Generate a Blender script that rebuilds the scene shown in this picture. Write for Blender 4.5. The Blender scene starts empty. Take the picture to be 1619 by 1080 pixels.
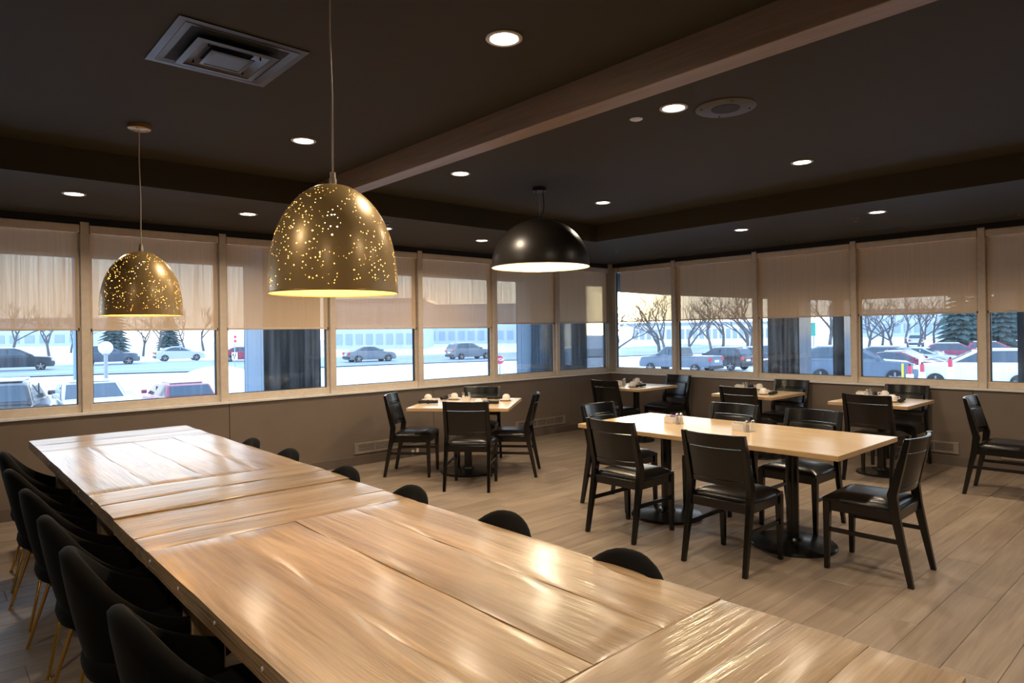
import bpy, bmesh, math, random
from mathutils import Vector, Matrix
random.seed(7)
SC = bpy.context.scene
C = SC.collection
PI = math.pi

# ------------------------------------------------------------------ camera
F_PX, YAW, ROLL, CX, CY, CAM_Z = 1043.3, 0.839134, 0.014026, 809.5, 525.73, 1.5
FW = Vector((math.cos(YAW), math.sin(YAW), 0))
R0 = FW.cross(Vector((0, 0, 1)))
D0 = Vector((0, 0, -1))
RT = R0 * math.cos(ROLL) + D0 * math.sin(ROLL)
DN = -R0 * math.sin(ROLL) + D0 * math.cos(ROLL)
CAM = Vector((0, 0, CAM_Z))
cd = bpy.data.cameras.new('camera')
cam = bpy.data.objects.new('camera', cd)
C.objects.link(cam)
cam.matrix_world = Matrix(((RT.x, -DN.x, -FW.x, 0), (RT.y, -DN.y, -FW.y, 0), (RT.z, -DN.z, -FW.z, CAM_Z), (0, 0, 0, 1)))
cd.sensor_width = 36
cd.lens = F_PX / 1619 * 36
cd.shift_y = -(540 - CY) / 1619
cd.clip_end = 600
SC.camera = cam


def ray(x, y):
    return FW + RT * ((x - CX) / F_PX) + DN * ((y - CY) / F_PX)


def pz(x, y, z):            # pixel -> point on the horizontal plane z
    v = ray(x, y)
    return CAM + v * ((z - CAM_Z) / v.z)


def pd(x, y, dep):          # pixel + distance along the view axis -> point
    return CAM + ray(x, y) * dep


def proj(p):
    q = Vector(p) - CAM
    z = q.dot(FW)
    if z < 0.05:
        return None
    return (CX + F_PX * q.dot(RT) / z, CY + F_PX * q.dot(DN) / z, z)


# ------------------------------------------------------------------ world, sun, exposure
SUN_DIR = ray(985, 482).normalized()
SKY_STRENGTH = 3.4
w = bpy.data.worlds.new('winter_sky')
SC.world = w
w.use_nodes = True
nt = w.node_tree
nt.nodes.clear()
N = nt.nodes.new
L = nt.links.new
geo = N('ShaderNodeNewGeometry')
neg = N('ShaderNodeVectorMath'); neg.operation = 'SCALE'; neg.inputs['Scale'].default_value = -1
L(geo.outputs['Incoming'], neg.inputs[0])
sep = N('ShaderNodeSeparateXYZ'); L(neg.outputs[0], sep.inputs[0])
ramp = N('ShaderNodeValToRGB')
ramp.color_ramp.elements[0].position = 0.0
ramp.color_ramp.elements[0].color = (0.98, 0.94, 0.90, 1)
ramp.color_ramp.elements[1].position = 0.55
ramp.color_ramp.elements[1].color = (0.46, 0.66, 1.0, 1)
e = ramp.color_ramp.elements.new(0.10); e.color = (0.84, 0.93, 1.0, 1)
L(sep.outputs['Z'], ramp.inputs['Fac'])
dot = N('ShaderNodeVectorMath'); dot.operation = 'DOT_PRODUCT'
dot.inputs[1].default_value = SUN_DIR
L(neg.outputs[0], dot.inputs[0])
mx = N('ShaderNodeMath'); mx.operation = 'MAXIMUM'; mx.inputs[1].default_value = 0.0
L(dot.outputs['Value'], mx.inputs[0])
glow = None
for power, amp in ((60, 1.3), (900, 14.0), (9000, 140.0)):
    pw = N('ShaderNodeMath'); pw.operation = 'POWER'; pw.inputs[1].default_value = power
    L(mx.outputs[0], pw.inputs[0])
    ml = N('ShaderNodeMath'); ml.operation = 'MULTIPLY'; ml.inputs[1].default_value = amp
    L(pw.outputs[0], ml.inputs[0])
    if glow is None:
        glow = ml
    else:
        ad = N('ShaderNodeMath'); ad.operation = 'ADD'
        L(glow.outputs[0], ad.inputs[0]); L(ml.outputs[0], ad.inputs[1])
        glow = ad
warm = N('ShaderNodeVectorMath'); warm.operation = 'SCALE'
warm.inputs[0].default_value = (1.0, 0.80, 0.45)
L(glow.outputs[0], warm.inputs['Scale'])
adv = N('ShaderNodeVectorMath'); adv.operation = 'ADD'
L(ramp.outputs['Color'], adv.inputs[0]); L(warm.outputs[0], adv.inputs[1])
bg = N('ShaderNodeBackground'); bg.inputs['Strength'].default_value = SKY_STRENGTH
L(adv.outputs[0], bg.inputs['Color'])
L(bg.outputs[0], N('ShaderNodeOutputWorld').inputs['Surface'])

sd = bpy.data.lights.new('low_sun', 'SUN')
sd.energy = 0.5
sd.angle = math.radians(3)
sd.color = (1.0, 0.78, 0.5)
sun = bpy.data.objects.new('low_sun', sd)
C.objects.link(sun)
sun.rotation_euler = (-SUN_DIR).to_track_quat('-Z', 'Y').to_euler()

SC.view_settings.view_transform = 'Standard'
SC.view_settings.look = 'None'
SC.view_settings.gamma = 1
SC.view_settings.use_curve_mapping = False
SC.view_settings.exposure = 0.0

DOWNLIGHT_W = 13.5
PENDANT_W = 10.0

# ------------------------------------------------------------------ helpers


class MB:
    """collects simple solids into one mesh"""

    def __init__(self):
        self.v = []
        self.f = []

    def add(self, vs, fs):
        o = len(self.v)
        self.v += [tuple(x) for x in vs]
        self.f += [tuple(i + o for i in f) for f in fs]
        return self

    def box(self, x0, x1, y0, y1, z0, z1, M=None):
        vs = [Vector((x, y, z)) for z in (z0, z1) for y in (y0, y1) for x in (x0, x1)]
        if M:
            vs = [M @ v for v in vs]
        return self.add(vs, [(0, 2, 3, 1), (4, 5, 7, 6), (0, 1, 5, 4), (2, 6, 7, 3), (0, 4, 6, 2), (1, 3, 7, 5)])

    def cyl(self, p0, p1, r0, r1=None, n=12, caps=True):
        r1 = r0 if r1 is None else r1
        p0, p1 = Vector(p0), Vector(p1)
        d = (p1 - p0).normalized()
        a = d.orthogonal().normalized()
        b = d.cross(a)
        vs = []
        for p, r in ((p0, r0), (p1, r1)):
            vs += [p + a * (r * math.cos(2 * PI * i / n)) + b * (r * math.sin(2 * PI * i / n)) for i in range(n)]
        fs = [(i, (i + 1) % n, n + (i + 1) % n, n + i) for i in range(n)]
        if caps:
            fs += [tuple(range(n - 1, -1, -1)), tuple(range(n, 2 * n))]
        return self.add(vs, fs)

    def tube(self, pts, r, n=8):
        pts = [Vector(p) for p in pts]
        rs = r if isinstance(r, (list, tuple)) else [r] * len(pts)
        vs = []
        prev = None
        for i, p in enumerate(pts):
            d = (pts[min(i + 1, len(pts) - 1)] - pts[max(i - 1, 0)]).normalized()
            a = d.orthogonal().normalized() if prev is None else (prev - d * prev.dot(d)).normalized()
            prev = a
            b = d.cross(a)
            vs += [p + a * (rs[i] * math.cos(2 * PI * k / n)) + b * (rs[i] * math.sin(2 * PI * k / n)) for k in range(n)]
        fs = []
        for i in range(len(pts) - 1):
            for k in range(n):
                fs.append((i * n + k, i * n + (k + 1) % n, (i + 1) * n + (k + 1) % n, (i + 1) * n + k))
        fs.append(tuple(range(n - 1, -1, -1)))
        fs.append(tuple((len(pts) - 1) * n + k for k in range(n)))
        return self.add(vs, fs)

    def lathe(self, prof, n=24, c=(0, 0, 0), close=False):
        vs, fs = [], []
        for r, z in prof:
            vs += [(c[0] + r * math.cos(2 * PI * k / n), c[1] + r * math.sin(2 * PI * k / n), c[2] + z) for k in range(n)]
        m = len(prof)
        for i in range(m if close else m - 1):
            j = (i + 1) % m
            for k in range(n):
                fs.append((i * n + k, i * n + (k + 1) % n, j * n + (k + 1) % n, j * n + k))
        return self.add(vs, fs)

    def prism(self, poly, a0, a1, axis='y'):
        """polygon in the plane across axis, extruded a0..a1"""
        n = len(poly)
        vs = []
        for a in (a0, a1):
            for p, q in poly:
                vs.append((p, a, q) if axis == 'y' else ((a, p, q) if axis == 'x' else (p, q, a)))
        fs = [(i, (i + 1) % n, n + (i + 1) % n, n + i) for i in range(n)]
        fs += [tuple(range(n - 1, -1, -1)), tuple(range(n, 2 * n))]
        return self.add(vs, fs)

    def mesh(self, name, mat, smooth=40):
        me = bpy.data.meshes.new(name)
        me.from_pydata(self.v, [], self.f)
        bm = bmesh.new(); bm.from_mesh(me)
        bmesh.ops.recalc_face_normals(bm, faces=bm.faces)
        bm.to_mesh(me); bm.free()
        if mat:
            me.materials.append(mat)
        if smooth:
            me.shade_smooth()
            me.set_sharp_from_angle(angle=math.radians(smooth))
        return me

    def build(self, name, mat, parent=None, bevel=0, smooth=40, seg=2):
        return put(name, self.mesh(name, mat, smooth), parent, bevel, seg)


def put(name, me, parent=None, bevel=0, seg=2):
    o = bpy.data.objects.new(name, me)
    C.objects.link(o)
    if parent is not None:
        o.parent = parent
    if bevel:
        m = o.modifiers.new('bevel', 'BEVEL')
        m.width = bevel; m.segments = seg; m.limit_method = 'ANGLE'; m.angle_limit = math.radians(35)
    return o


def empty(name, loc=(0, 0, 0), rz=0, parent=None):
    o = bpy.data.objects.new(name, None)
    C.objects.link(o)
    o.location = loc
    o.rotation_euler = (0, 0, rz)
    o.empty_display_size = 0.1
    if parent is not None:
        o.parent = parent
    return o


def tag(o, label, cat, group=None):
    o['label'] = label
    o['category'] = cat
    if group:
        o['group'] = group
    return o


def struct(o):
    o['kind'] = 'structure'
    return o


def dup(root, loc=None, rz=None, label=None, group=None):
    r = root.copy()
    C.objects.link(r)
    if loc is not None:
        r.location = loc
    if rz is not None:
        r.rotation_euler = (0, 0, rz)
    if label:
        r['label'] = label
    if group:
        r['group'] = group
    for ch in list(root.children):
        c = ch.copy(); C.objects.link(c); c.parent = r
        for g in list(ch.children):
            d = g.copy(); C.objects.link(d); d.parent = c
    return r


# ------------------------------------------------------------------ materials
def newmat(name):
    m = bpy.data.materials.new(name)
    m.use_nodes = True
    t = m.node_tree
    return m, t, t.nodes['Principled BSDF']


def mat(name, col, rough=0.5, metal=0.0, var=0.0, scale=8.0, bump=0.0, bscale=40.0, stretch=(1, 1, 1), coat=0.0, sheen=0.0, emit=None, estr=0.0, coord='Object'):
    m, t, p = newmat(name)
    p.inputs['Base Color'].default_value = (*col, 1)
    p.inputs['Roughness'].default_value = rough
    p.inputs['Metallic'].default_value = metal
    if coat:
        p.inputs['Coat Weight'].default_value = coat
        p.inputs['Coat Roughness'].default_value = 0.15
    if sheen:
        p.inputs['Sheen Weight'].default_value = sheen
        p.inputs['Sheen Roughness'].default_value = 0.4
    if emit:
        p.inputs['Emission Color'].default_value = (*emit, 1)
        p.inputs['Emission Strength'].default_value = estr
    if var or bump:
        tc = t.nodes.new('ShaderNodeTexCoord')
        mp = t.nodes.new('ShaderNodeMapping')
        mp.inputs['Scale'].default_value = stretch
        t.links.new(tc.outputs[coord], mp.inputs['Vector'])
    if var:
        nz = t.nodes.new('ShaderNodeTexNoise')
        nz.inputs['Scale'].default_value = scale
        nz.inputs['Detail'].default_value = 5
        t.links.new(mp.outputs[0], nz.inputs['Vector'])
        r = t.nodes.new('ShaderNodeValToRGB')
        r.color_ramp.elements[0].position = 0.3
        r.color_ramp.elements[1].position = 0.7
        r.color_ramp.elements[0].color = (*[max(0, c * (1 - var)) for c in col], 1)
        r.color_ramp.elements[1].color = (*[min(1, c * (1 + var)) for c in col], 1)
        t.links.new(nz.outputs['Fac'], r.inputs['Fac'])
        t.links.new(r.outputs['Color'], p.inputs['Base Color'])
    if bump:
        nb = t.nodes.new('ShaderNodeTexNoise')
        nb.inputs['Scale'].default_value = bscale
        nb.inputs['Detail'].default_value = 4
        t.links.new(mp.outputs[0], nb.inputs['Vector'])
        b = t.nodes.new('ShaderNodeBump')
        b.inputs['Strength'].default_value = bump
        b.inputs['Distance'].default_value = 0.01
        t.links.new(nb.outputs['Fac'], b.inputs['Height'])
        t.links.new(b.outputs[0], p.inputs['Normal'])
    return m


def wood(name, c0, c1, rough, along, grain=1.0, bump=0.3, rnd=0.25, knots=0.0, coat=0.0, fine=1.0):
    """grain runs along the world axis given; each object gets its own shift and tint"""
    m, t, p = newmat(name)
    n, l = t.nodes.new, t.links.new
    g = n('ShaderNodeNewGeometry')
    oi = n('ShaderNodeObjectInfo')
    off = n('ShaderNodeVectorMath'); off.operation = 'SCALE'; off.inputs[0].default_value = (31, 17, 5)
    l(oi.outputs['Random'], off.inputs['Scale'])
    ad = n('ShaderNodeVectorMath'); ad.operation = 'ADD'
    l(g.outputs['Position'], ad.inputs[0]); l(off.outputs[0], ad.inputs[1])
    mp = n('ShaderNodeMapping')
    s = [9 * grain, 9 * grain, 9 * grain]
    s['xyz'.index(along)] = 0.9 * grain
    mp.inputs['Scale'].default_value = s
    l(ad.outputs[0], mp.inputs['Vector'])
    nz = n('ShaderNodeTexNoise'); nz.inputs['Scale'].default_value = 1.0; nz.inputs['Detail'].default_value = 8
    nz.inputs['Roughness'].default_value = 0.62; nz.inputs['Distortion'].default_value = 0.9
    l(mp.outputs[0], nz.inputs['Vector'])
    mp2 = n('ShaderNodeMapping')
    s2 = [70 * grain * fine] * 3
    s2['xyz'.index(along)] = 2.5 * grain
    mp2.inputs['Scale'].default_value = s2
    l(ad.outputs[0], mp2.inputs['Vector'])
    nf = n('ShaderNodeTexNoise'); nf.inputs['Scale'].default_value = 1.0; nf.inputs['Detail'].default_value = 4
    l(mp2.outputs[0], nf.inputs['Vector'])
    mixf = n('ShaderNodeMath'); mixf.operation = 'MULTIPLY_ADD'; mixf.inputs[1].default_value = 0.35
    l(nf.outputs['Fac'], mixf.inputs[0])
    sub = n('ShaderNodeMath'); sub.operation = 'MULTIPLY'; sub.inputs[1].default_value = 0.75
    l(nz.outputs['Fac'], sub.inputs[0]); l(sub.outputs[0], mixf.inputs[2])
    r = n('ShaderNodeValToRGB')
    r.color_ramp.elements[0].position = 0.38; r.color_ramp.elements[0].color = (*c0, 1)
    r.color_ramp.elements[1].position = 0.70; r.color_ramp.elements[1].color = (*c1, 1)
    l(mixf.outputs[0], r.inputs['Fac'])
    hs = n('ShaderNodeHueSaturation')
    mr = n('ShaderNodeMapRange'); mr.inputs['To Min'].default_value = 1 - rnd; mr.inputs['To Max'].default_value = 1 + rnd
    l(oi.outputs['Random'], mr.inputs['Value']); l(mr.outputs[0], hs.inputs['Value'])
    l(r.outputs['Color'], hs.inputs['Color'])
    l(hs.outputs['Color'], p.inputs['Base Color'])
    p.inputs['Roughness'].default_value = rough
    if coat:
        p.inputs['Coat Weight'].default_value = coat; p.inputs['Coat Roughness'].default_value = 0.2
    if bump:
        b = n('ShaderNodeBump'); b.inputs['Strength'].default_value = bump; b.inputs['Distance'].default_value = 0.012
        l(mixf.outputs[0], b.inputs['Height']); l(b.outputs[0], p.inputs['Normal'])
    return m


M = {}
M['ceiling'] = mat('ceiling paint', (0.056, 0.048, 0.032), 0.75, bump=0.05, bscale=120)
M['soffit'] = mat('soffit paint', (0.056, 0.048, 0.032), 0.7, bump=0.05, bscale=120)
for k_ in ('ceiling', 'soffit'):
    M[k_].node_tree.nodes['Principled BSDF'].inputs['Specular IOR Level'].default_value = 0.12
M['black_gap'] = mat('black gap', (0.006, 0.006, 0.006), 0.8)
M['wall'] = mat('taupe wall panel', (0.175, 0.136, 0.107), 0.55, var=0.06, scale=3, bump=0.04, bscale=200)
M['baseboard'] = mat('taupe baseboard', (0.13, 0.10, 0.082), 0.5)
M['plaster'] = mat('dark plaster wall', (0.25, 0.21, 0.18), 0.8)
M['frame'] = mat('beige aluminium', (0.70, 0.60, 0.49), 0.38, var=0.06, scale=20)
M['frame_dark'] = mat('dark gasket', (0.03, 0.03, 0.035), 0.5)
M['sill'] = mat('sill laminate', (0.80, 0.79, 0.78), 0.2, var=0.05)
M['post'] = mat('corner post paint', (0.40, 0.35, 0.27), 0.45)
M['beam'] = wood('oak beam veneer', (0.22, 0.145, 0.09), (0.33, 0.23, 0.15), 0.5, 'y', 1.2, 0.1, 0.05)
M['plank'] = wood('floor plank oak', (0.195, 0.146, 0.105), (0.335, 0.262, 0.196), 0.42, 'x', 0.8, 0.08, 0.06)
M['rust_y'] = wood('reclaimed pine lengthwise', (0.22, 0.13, 0.058), (0.53, 0.385, 0.235), 0.30, 'y', 0.9, 1.0, 0.06, coat=0.5)
M['rust_x'] = wood('reclaimed pine crosswise', (0.20, 0.125, 0.058), (0.49, 0.355, 0.22), 0.30, 'x', 0.9, 1.0, 0.06, coat=0.5)
M['rust_z'] = wood('reclaimed pine leg', (0.22, 0.15, 0.075), (0.38, 0.27, 0.15), 0.5, 'z', 0.9, 0.4, 0.05)
M['maple'] = wood('light laminate top', (0.62, 0.44, 0.25), (0.72, 0.54, 0.33), 0.24, 'y', 0.8, 0.01, 0.03)
M['maple_edge'] = mat('light laminate edge', (0.55, 0.36, 0.18), 0.4, var=0.06)
M['black_wood'] = mat('black stained wood', (0.005, 0.0045, 0.004), 0.22, bump=0.03, bscale=60)
M['vinyl'] = mat('black vinyl', (0.006, 0.0055, 0.0055), 0.28, bump=0.05, bscale=90)
M['black_iron'] = mat('black iron', (0.010, 0.010, 0.010), 0.22, bump=0.04, bscale=60)
M['velvet'] = mat('black velvet', (0.0022, 0.0021, 0.0022), 0.9, sheen=0.018, var=0.3, scale=12)
M['velvet'].node_tree.nodes['Principled BSDF'].inputs['Specular IOR Level'].default_value = 0.15
M['gold'] = mat('brushed gold', (0.72, 0.45, 0.10), 0.25, 1.0)
M['ceramic'] = mat('white ceramic', (0.82, 0.77, 0.70), 0.2)
M['napkin'] = mat('black napkin', (0.012, 0.012, 0.013), 0.85, bump=0.2, bscale=300)
M['chrome'] = mat('chrome cap', (0.75, 0.73, 0.70), 0.18, 1.0)
M['salt'] = mat('salt', (0.80, 0.74, 0.62), 0.9)
M['pepper'] = mat('pepper', (0.22, 0.17, 0.11), 0.9, var=0.5, scale=300)
M['packet'] = mat('paper packet', (0.78, 0.74, 0.68), 0.7)
M['packet_p'] = mat('purple packet', (0.36, 0.20, 0.55), 0.7)
M['register'] = mat('taupe register', (0.30, 0.25, 0.21), 0.45, 0.2)
M['vent'] = mat('vent metal', (0.05, 0.043, 0.036), 0.34, 0.5)
M['speaker'] = mat('painted speaker plate', (0.075, 0.068, 0.056), 0.6)
M['grille'] = mat('speaker mesh', (0.03, 0.028, 0.024), 0.8, bump=0.5, bscale=900)
M['black_shade'] = mat('black lamp enamel', (0.017, 0.014, 0.012), 0.38)
M['shade_white'] = mat('white lamp inside', (0.85, 0.78, 0.64), 0.5)
M['cord'] = mat('clear cord', (0.62, 0.52, 0.42), 0.35)
M['black_cord'] = mat('black cord', (0.01, 0.01, 0.01), 0.5)
M['brass'] = mat('brass canopy', (0.45, 0.30, 0.13), 0.35, 0.7)
M['bulb'] = mat('lit bulb', (1, 0.9, 0.7), 0.4, emit=(1.0, 0.80, 0.52), estr=28)
M['bulb_b'] = mat('lit bulb warm white', (1, 0.9, 0.7), 0.4, emit=(1.0, 0.84, 0.60), estr=22)
M['lens'] = mat('lit downlight lens', (1, 1, 1), 0.4, emit=(1.0, 0.88, 0.74), estr=24)
M['lt_trim'] = mat('downlight trim', (0.55, 0.52, 0.48), 0.4)
M['white_plastic'] = mat('white plastic', (0.7, 0.74, 0.82), 0.4)
M['paper'] = mat('bare plaster', (0.75, 0.70, 0.62), 0.8)
# outdoors
M['snow'] = mat('snow', (0.80, 0.84, 0.90), 0.8, var=0.10, scale=0.35, bump=0.4, bscale=1.2, coord='Object')
M['road'] = mat('salted asphalt', (0.34, 0.40, 0.48), 0.7, var=0.22, scale=0.25, stretch=(0.12, 1, 1))
M['clad'] = mat('blue grey cladding', (0.17, 0.29, 0.42), 0.35)
M['clad_dark'] = mat('dark gloss cladding', (0.02, 0.025, 0.032), 0.07, var=0.2, scale=3)
M['fascia'] = mat('canopy fascia', (0.05, 0.045, 0.04), 0.7)
M['bark'] = mat('bark', (0.11, 0.10, 0.10), 0.9, var=0.3, scale=2)
M['fir'] = mat('fir needles', (0.055, 0.10, 0.10), 0.9, var=0.5, scale=3)
M['far_wall'] = mat('far building wall', (0.50, 0.56, 0.62), 0.8)
M['far_glass'] = mat('far building glass', (0.30, 0.38, 0.47), 0.4)
M['tyre'] = mat('tyre', (0.02, 0.02, 0.022), 0.8)
M['rim'] = mat('alloy wheel', (0.26, 0.27, 0.29), 0.4, 0.6)
M['car_glass'] = mat('car glass', (0.05, 0.08, 0.11), 0.08)
M['red_light'] = mat('tail lamp', (0.55, 0.03, 0.05), 0.2)
M['head_light'] = mat('head lamp', (0.8, 0.8, 0.8), 0.12)
M['grey_metal'] = mat('grey pole', (0.35, 0.38, 0.42), 0.4, 0.3)
M['white_paint'] = mat('white paint', (0.85, 0.85, 0.87), 0.4)
M['red_paint'] = mat('sign red', (0.62, 0.05, 0.09), 0.4)
M['green_paint'] = mat('sign green', (0.02, 0.36, 0.27), 0.4)
M['yellow_paint'] = mat('yellow paint', (0.75, 0.55, 0.03), 0.4)
M['dark_paint'] = mat('black paint', (0.02, 0.02, 0.02), 0.5)
for k, c in dict(red=(0.34, 0.03, 0.07), white=(0.78, 0.80, 0.84), black=(0.02, 0.025, 0.032), blue=(0.10, 0.14, 0.19), grey=(0.16, 0.185, 0.21), silver=(0.48, 0.52, 0.57), maroon=(0.24, 0.03, 0.07), slate=(0.08, 0.105, 0.14)).items():
    M['car_' + k] = mat('car paint ' + k, c, 0.22, coat=0.5)

# winter glass: clear pane with a thin veil of dirt and salt streaks
m, t, p = newmat('window glass')
t.nodes.remove(p)
n, l = t.nodes.new, t.links.new
out = t.nodes['Material Output']
tr = n('ShaderNodeBsdfTransparent'); tr.inputs['Color'].default_value = (0.93, 0.96, 0.97, 1)
gl = n('ShaderNodeBsdfGlossy'); gl.inputs['Roughness'].default_value = 0.0
tl = n('ShaderNodeBsdfTranslucent'); tl.inputs['Color'].default_value = (0.9, 0.95, 1, 1)
fr = n('ShaderNodeFresnel'); fr.inputs['IOR'].default_value = 1.45
fm = n('ShaderNodeMath'); fm.operation = 'MULTIPLY'; fm.inputs[1].default_value = 0.9
l(fr.outputs[0], fm.inputs[0])
tc = n('ShaderNodeNewGeometry'); mp = n('ShaderNodeMapping'); mp.inputs['Scale'].default_value = (26, 26, 0.7)
l(tc.outputs['Position'], mp.inputs['Vector'])
nz = n('ShaderNodeTexNoise'); nz.inputs['Scale'].default_value = 1.0; nz.inputs['Detail'].default_value = 3
l(mp.outputs[0], nz.inputs['Vector'])
mr = n('ShaderNodeMapRange'); mr.inputs['From Min'].default_value = 0.45; mr.inputs['From Max'].default_value = 0.8
mr.inputs['To Min'].default_value = 0.012; mr.inputs['To Max'].default_value = 0.09
l(nz.outputs['Fac'], mr.inputs['Value'])
m1 = n('ShaderNodeMixShader'); l(mr.outputs[0], m1.inputs[0]); l(tr.outputs[0], m1.inputs[1]); l(tl.outputs[0], m1.inputs[2])
m2 = n('ShaderNodeMixShader'); l(fm.outputs[0], m2.inputs[0]); l(m1.outputs[0], m2.inputs[1]); l(gl.outputs[0], m2.inputs[2])
l(m2.outputs[0], out.inputs['Surface'])
M['glass'] = m

# sheer roller blind: woven fabric that lets some of the view through
m, t, p = newmat('blind fabric')
n, l = t.nodes.new, t.links.new
out = t.nodes['Material Output']
p.inputs['Base Color'].default_value = (0.82, 0.60, 0.385, 1)
p.inputs['Roughness'].default_value = 0.9
tl = n('ShaderNodeBsdfTranslucent'); tl.inputs['Color'].default_value = (0.72, 0.50, 0.30, 1)
tr = n('ShaderNodeBsdfTransparent'); tr.inputs['Color'].default_value = (1, 0.95, 0.88, 1)
m1 = n('ShaderNodeMixShader'); m1.inputs[0].default_value = 0.16
l(p.outputs[0], m1.inputs[1]); l(tl.outputs[0], m1.inputs[2])
tc = n('ShaderNodeNewGeometry'); mp = n('ShaderNodeMapping'); mp.inputs['Scale'].default_value = (75, 75, 1.2)
l(tc.outputs['Position'], mp.inputs['Vector'])
nz = n('ShaderNodeTexNoise'); nz.inputs['Scale'].default_value = 1.0; nz.inputs['Detail'].default_value = 2
l(mp.outputs[0], nz.inputs['Vector'])
mr = n('ShaderNodeMapRange'); mr.inputs['From Min'].default_value = 0.3; mr.inputs['From Max'].default_value = 0.7
mr.inputs['To Min'].default_value = 0.07; mr.inputs['To Max'].default_value = 0.15
l(nz.outputs['Fac'], mr.inputs['Value'])
m2 = n('ShaderNodeMixShader'); l(mr.outputs[0], m2.inputs[0]); l(m1.outputs[0], m2.inputs[1]); l(tr.outputs[0], m2.inputs[2])
l(m2.outputs[0], out.inputs['Surface'])
M['blind'] = m

# pierced gold lamp shade: real see-through holes, warm light gold inside
m, t, p = newmat('pierced gold shade')
n, l = t.nodes.new, t.links.new
out = t.nodes['Material Output']
p.inputs['Base Color'].default_value = (0.58, 0.40, 0.17, 1)
p.inputs['Metallic'].default_value = 0.35
p.inputs['Roughness'].default_value = 0.36
p.inputs['Coat Weight'].default_value = 0.35
p.inputs['Coat Roughness'].default_value = 0.22
ins = n('ShaderNodeBsdfDiffuse'); ins.inputs['Color'].default_value = (0.90, 0.66, 0.26, 1)
g = n('ShaderNodeNewGeometry')
side = n('ShaderNodeMixShader'); l(g.outputs['Backfacing'], side.inputs[0]); l(p.outputs[0], side.inputs[1]); l(ins.outputs[0], side.inputs[2])
tco = n('ShaderNodeTexCoord')
vor = n('ShaderNodeTexVoronoi'); vor.inputs['Scale'].default_value = 105
l(tco.outputs['Object'], vor.inputs['Vector'])
less = n('ShaderNodeMath'); less.operation = 'LESS_THAN'; l(vor.outputs['Distance'], less.inputs[0])
sepc = n('ShaderNodeSeparateColor'); l(vor.outputs['Color'], sepc.inputs[0])
rad = n('ShaderNodeMapRange'); rad.inputs['To Min'].default_value = 0.06; rad.inputs['To Max'].default_value = 0.27
l(sepc.outputs['Red'], rad.inputs['Value']); l(rad.outputs[0], less.inputs[1])
cl = n('ShaderNodeTexNoise'); cl.inputs['Scale'].default_value = 11; cl.inputs['Detail'].default_value = 2
l(tco.outputs['Object'], cl.inputs['Vector'])
thr = n('ShaderNodeMath'); thr.operation = 'MULTIPLY_ADD'; thr.inputs[1].default_value = 0.45; thr.inputs[2].default_value = -0.02
l(sepc.outputs['Green'], thr.inputs[0])
cmpn = n('ShaderNodeMath'); cmpn.operation = 'GREATER_THAN'; l(cl.outputs['Fac'], cmpn.inputs[0])
add2 = n('ShaderNodeMath'); add2.operation = 'ADD'; add2.inputs[1].default_value = 0.33; l(thr.outputs[0], add2.inputs[0])
l(add2.outputs[0], cmpn.inputs[1])
sepz = n('ShaderNodeSeparateXYZ'); l(tco.outputs['Object'], sepz.inputs[0])
zlo = n('ShaderNodeMath'); zlo.operation = 'GREATER_THAN'; zlo.inputs[1].default_value = 0.018; l(sepz.outputs['Z'], zlo.inputs[0])
zhi = n('ShaderNodeMath'); zhi.operation = 'LESS_THAN'; zhi.inputs[1].default_value = 0.365; l(sepz.outputs['Z'], zhi.inputs[0])
a1 = n('ShaderNodeMath'); a1.operation = 'MULTIPLY'; l(less.outputs[0], a1.inputs[0]); l(cmpn.outputs[0], a1.inputs[1])
a2 = n('ShaderNodeMath'); a2.operation = 'MULTIPLY'; l(a1.outputs[0], a2.inputs[0]); l(zlo.outputs[0], a2.inputs[1])
a3 = n('ShaderNodeMath'); a3.operation = 'MULTIPLY'; l(a2.outputs[0], a3.inputs[0]); l(zhi.outputs[0], a3.inputs[1])
tr = n('ShaderNodeBsdfTransparent')
fin = n('ShaderNodeMixShader'); l(a3.outputs[0], fin.inputs[0]); l(side.outputs[0], fin.inputs[1]); l(tr.outputs[0], fin.inputs[2])
l(fin.outputs[0], out.inputs['Surface'])
M['pierced'] = m

# black dome: dark outside, white inside
m, t, p = newmat('black dome two sided')
n, l = t.nodes.new, t.links.new
out = t.nodes['Material Output']
p.inputs['Base Color'].default_value = (0.017, 0.014, 0.012, 1); p.inputs['Roughness'].default_value = 0.36
ins = n('ShaderNodeBsdfDiffuse'); ins.inputs['Color'].default_value = (0.88, 0.80, 0.62, 1)
g = n('ShaderNodeNewGeometry')
side = n('ShaderNodeMixShader'); l(g.outputs['Backfacing'], side.inputs[0]); l(p.outputs[0], side.inputs[1]); l(ins.outputs[0], side.inputs[2])
l(side.outputs[0], out.inputs['Surface'])
M['dome'] = m

# clear shaker glass
m, t, p = newmat('shaker glass')
p.inputs['Base Color'].default_value = (0.9, 0.9, 0.9, 1)
p.inputs['Roughness'].default_value = 0.05
p.inputs['Alpha'].default_value = 0.30
M['clear'] = m

# ------------------------------------------------------------------ room shell
XW, YW = 8.27, 6.84           # inner faces of the two window walls
X0, Y0 = -2.6, -4.2           # walls behind the camera
ZC, ZS = 2.77, 2.57           # ceiling and soffit heights
YE, XE = 5.20, 6.03           # soffit edges
SILL = 0.835

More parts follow.
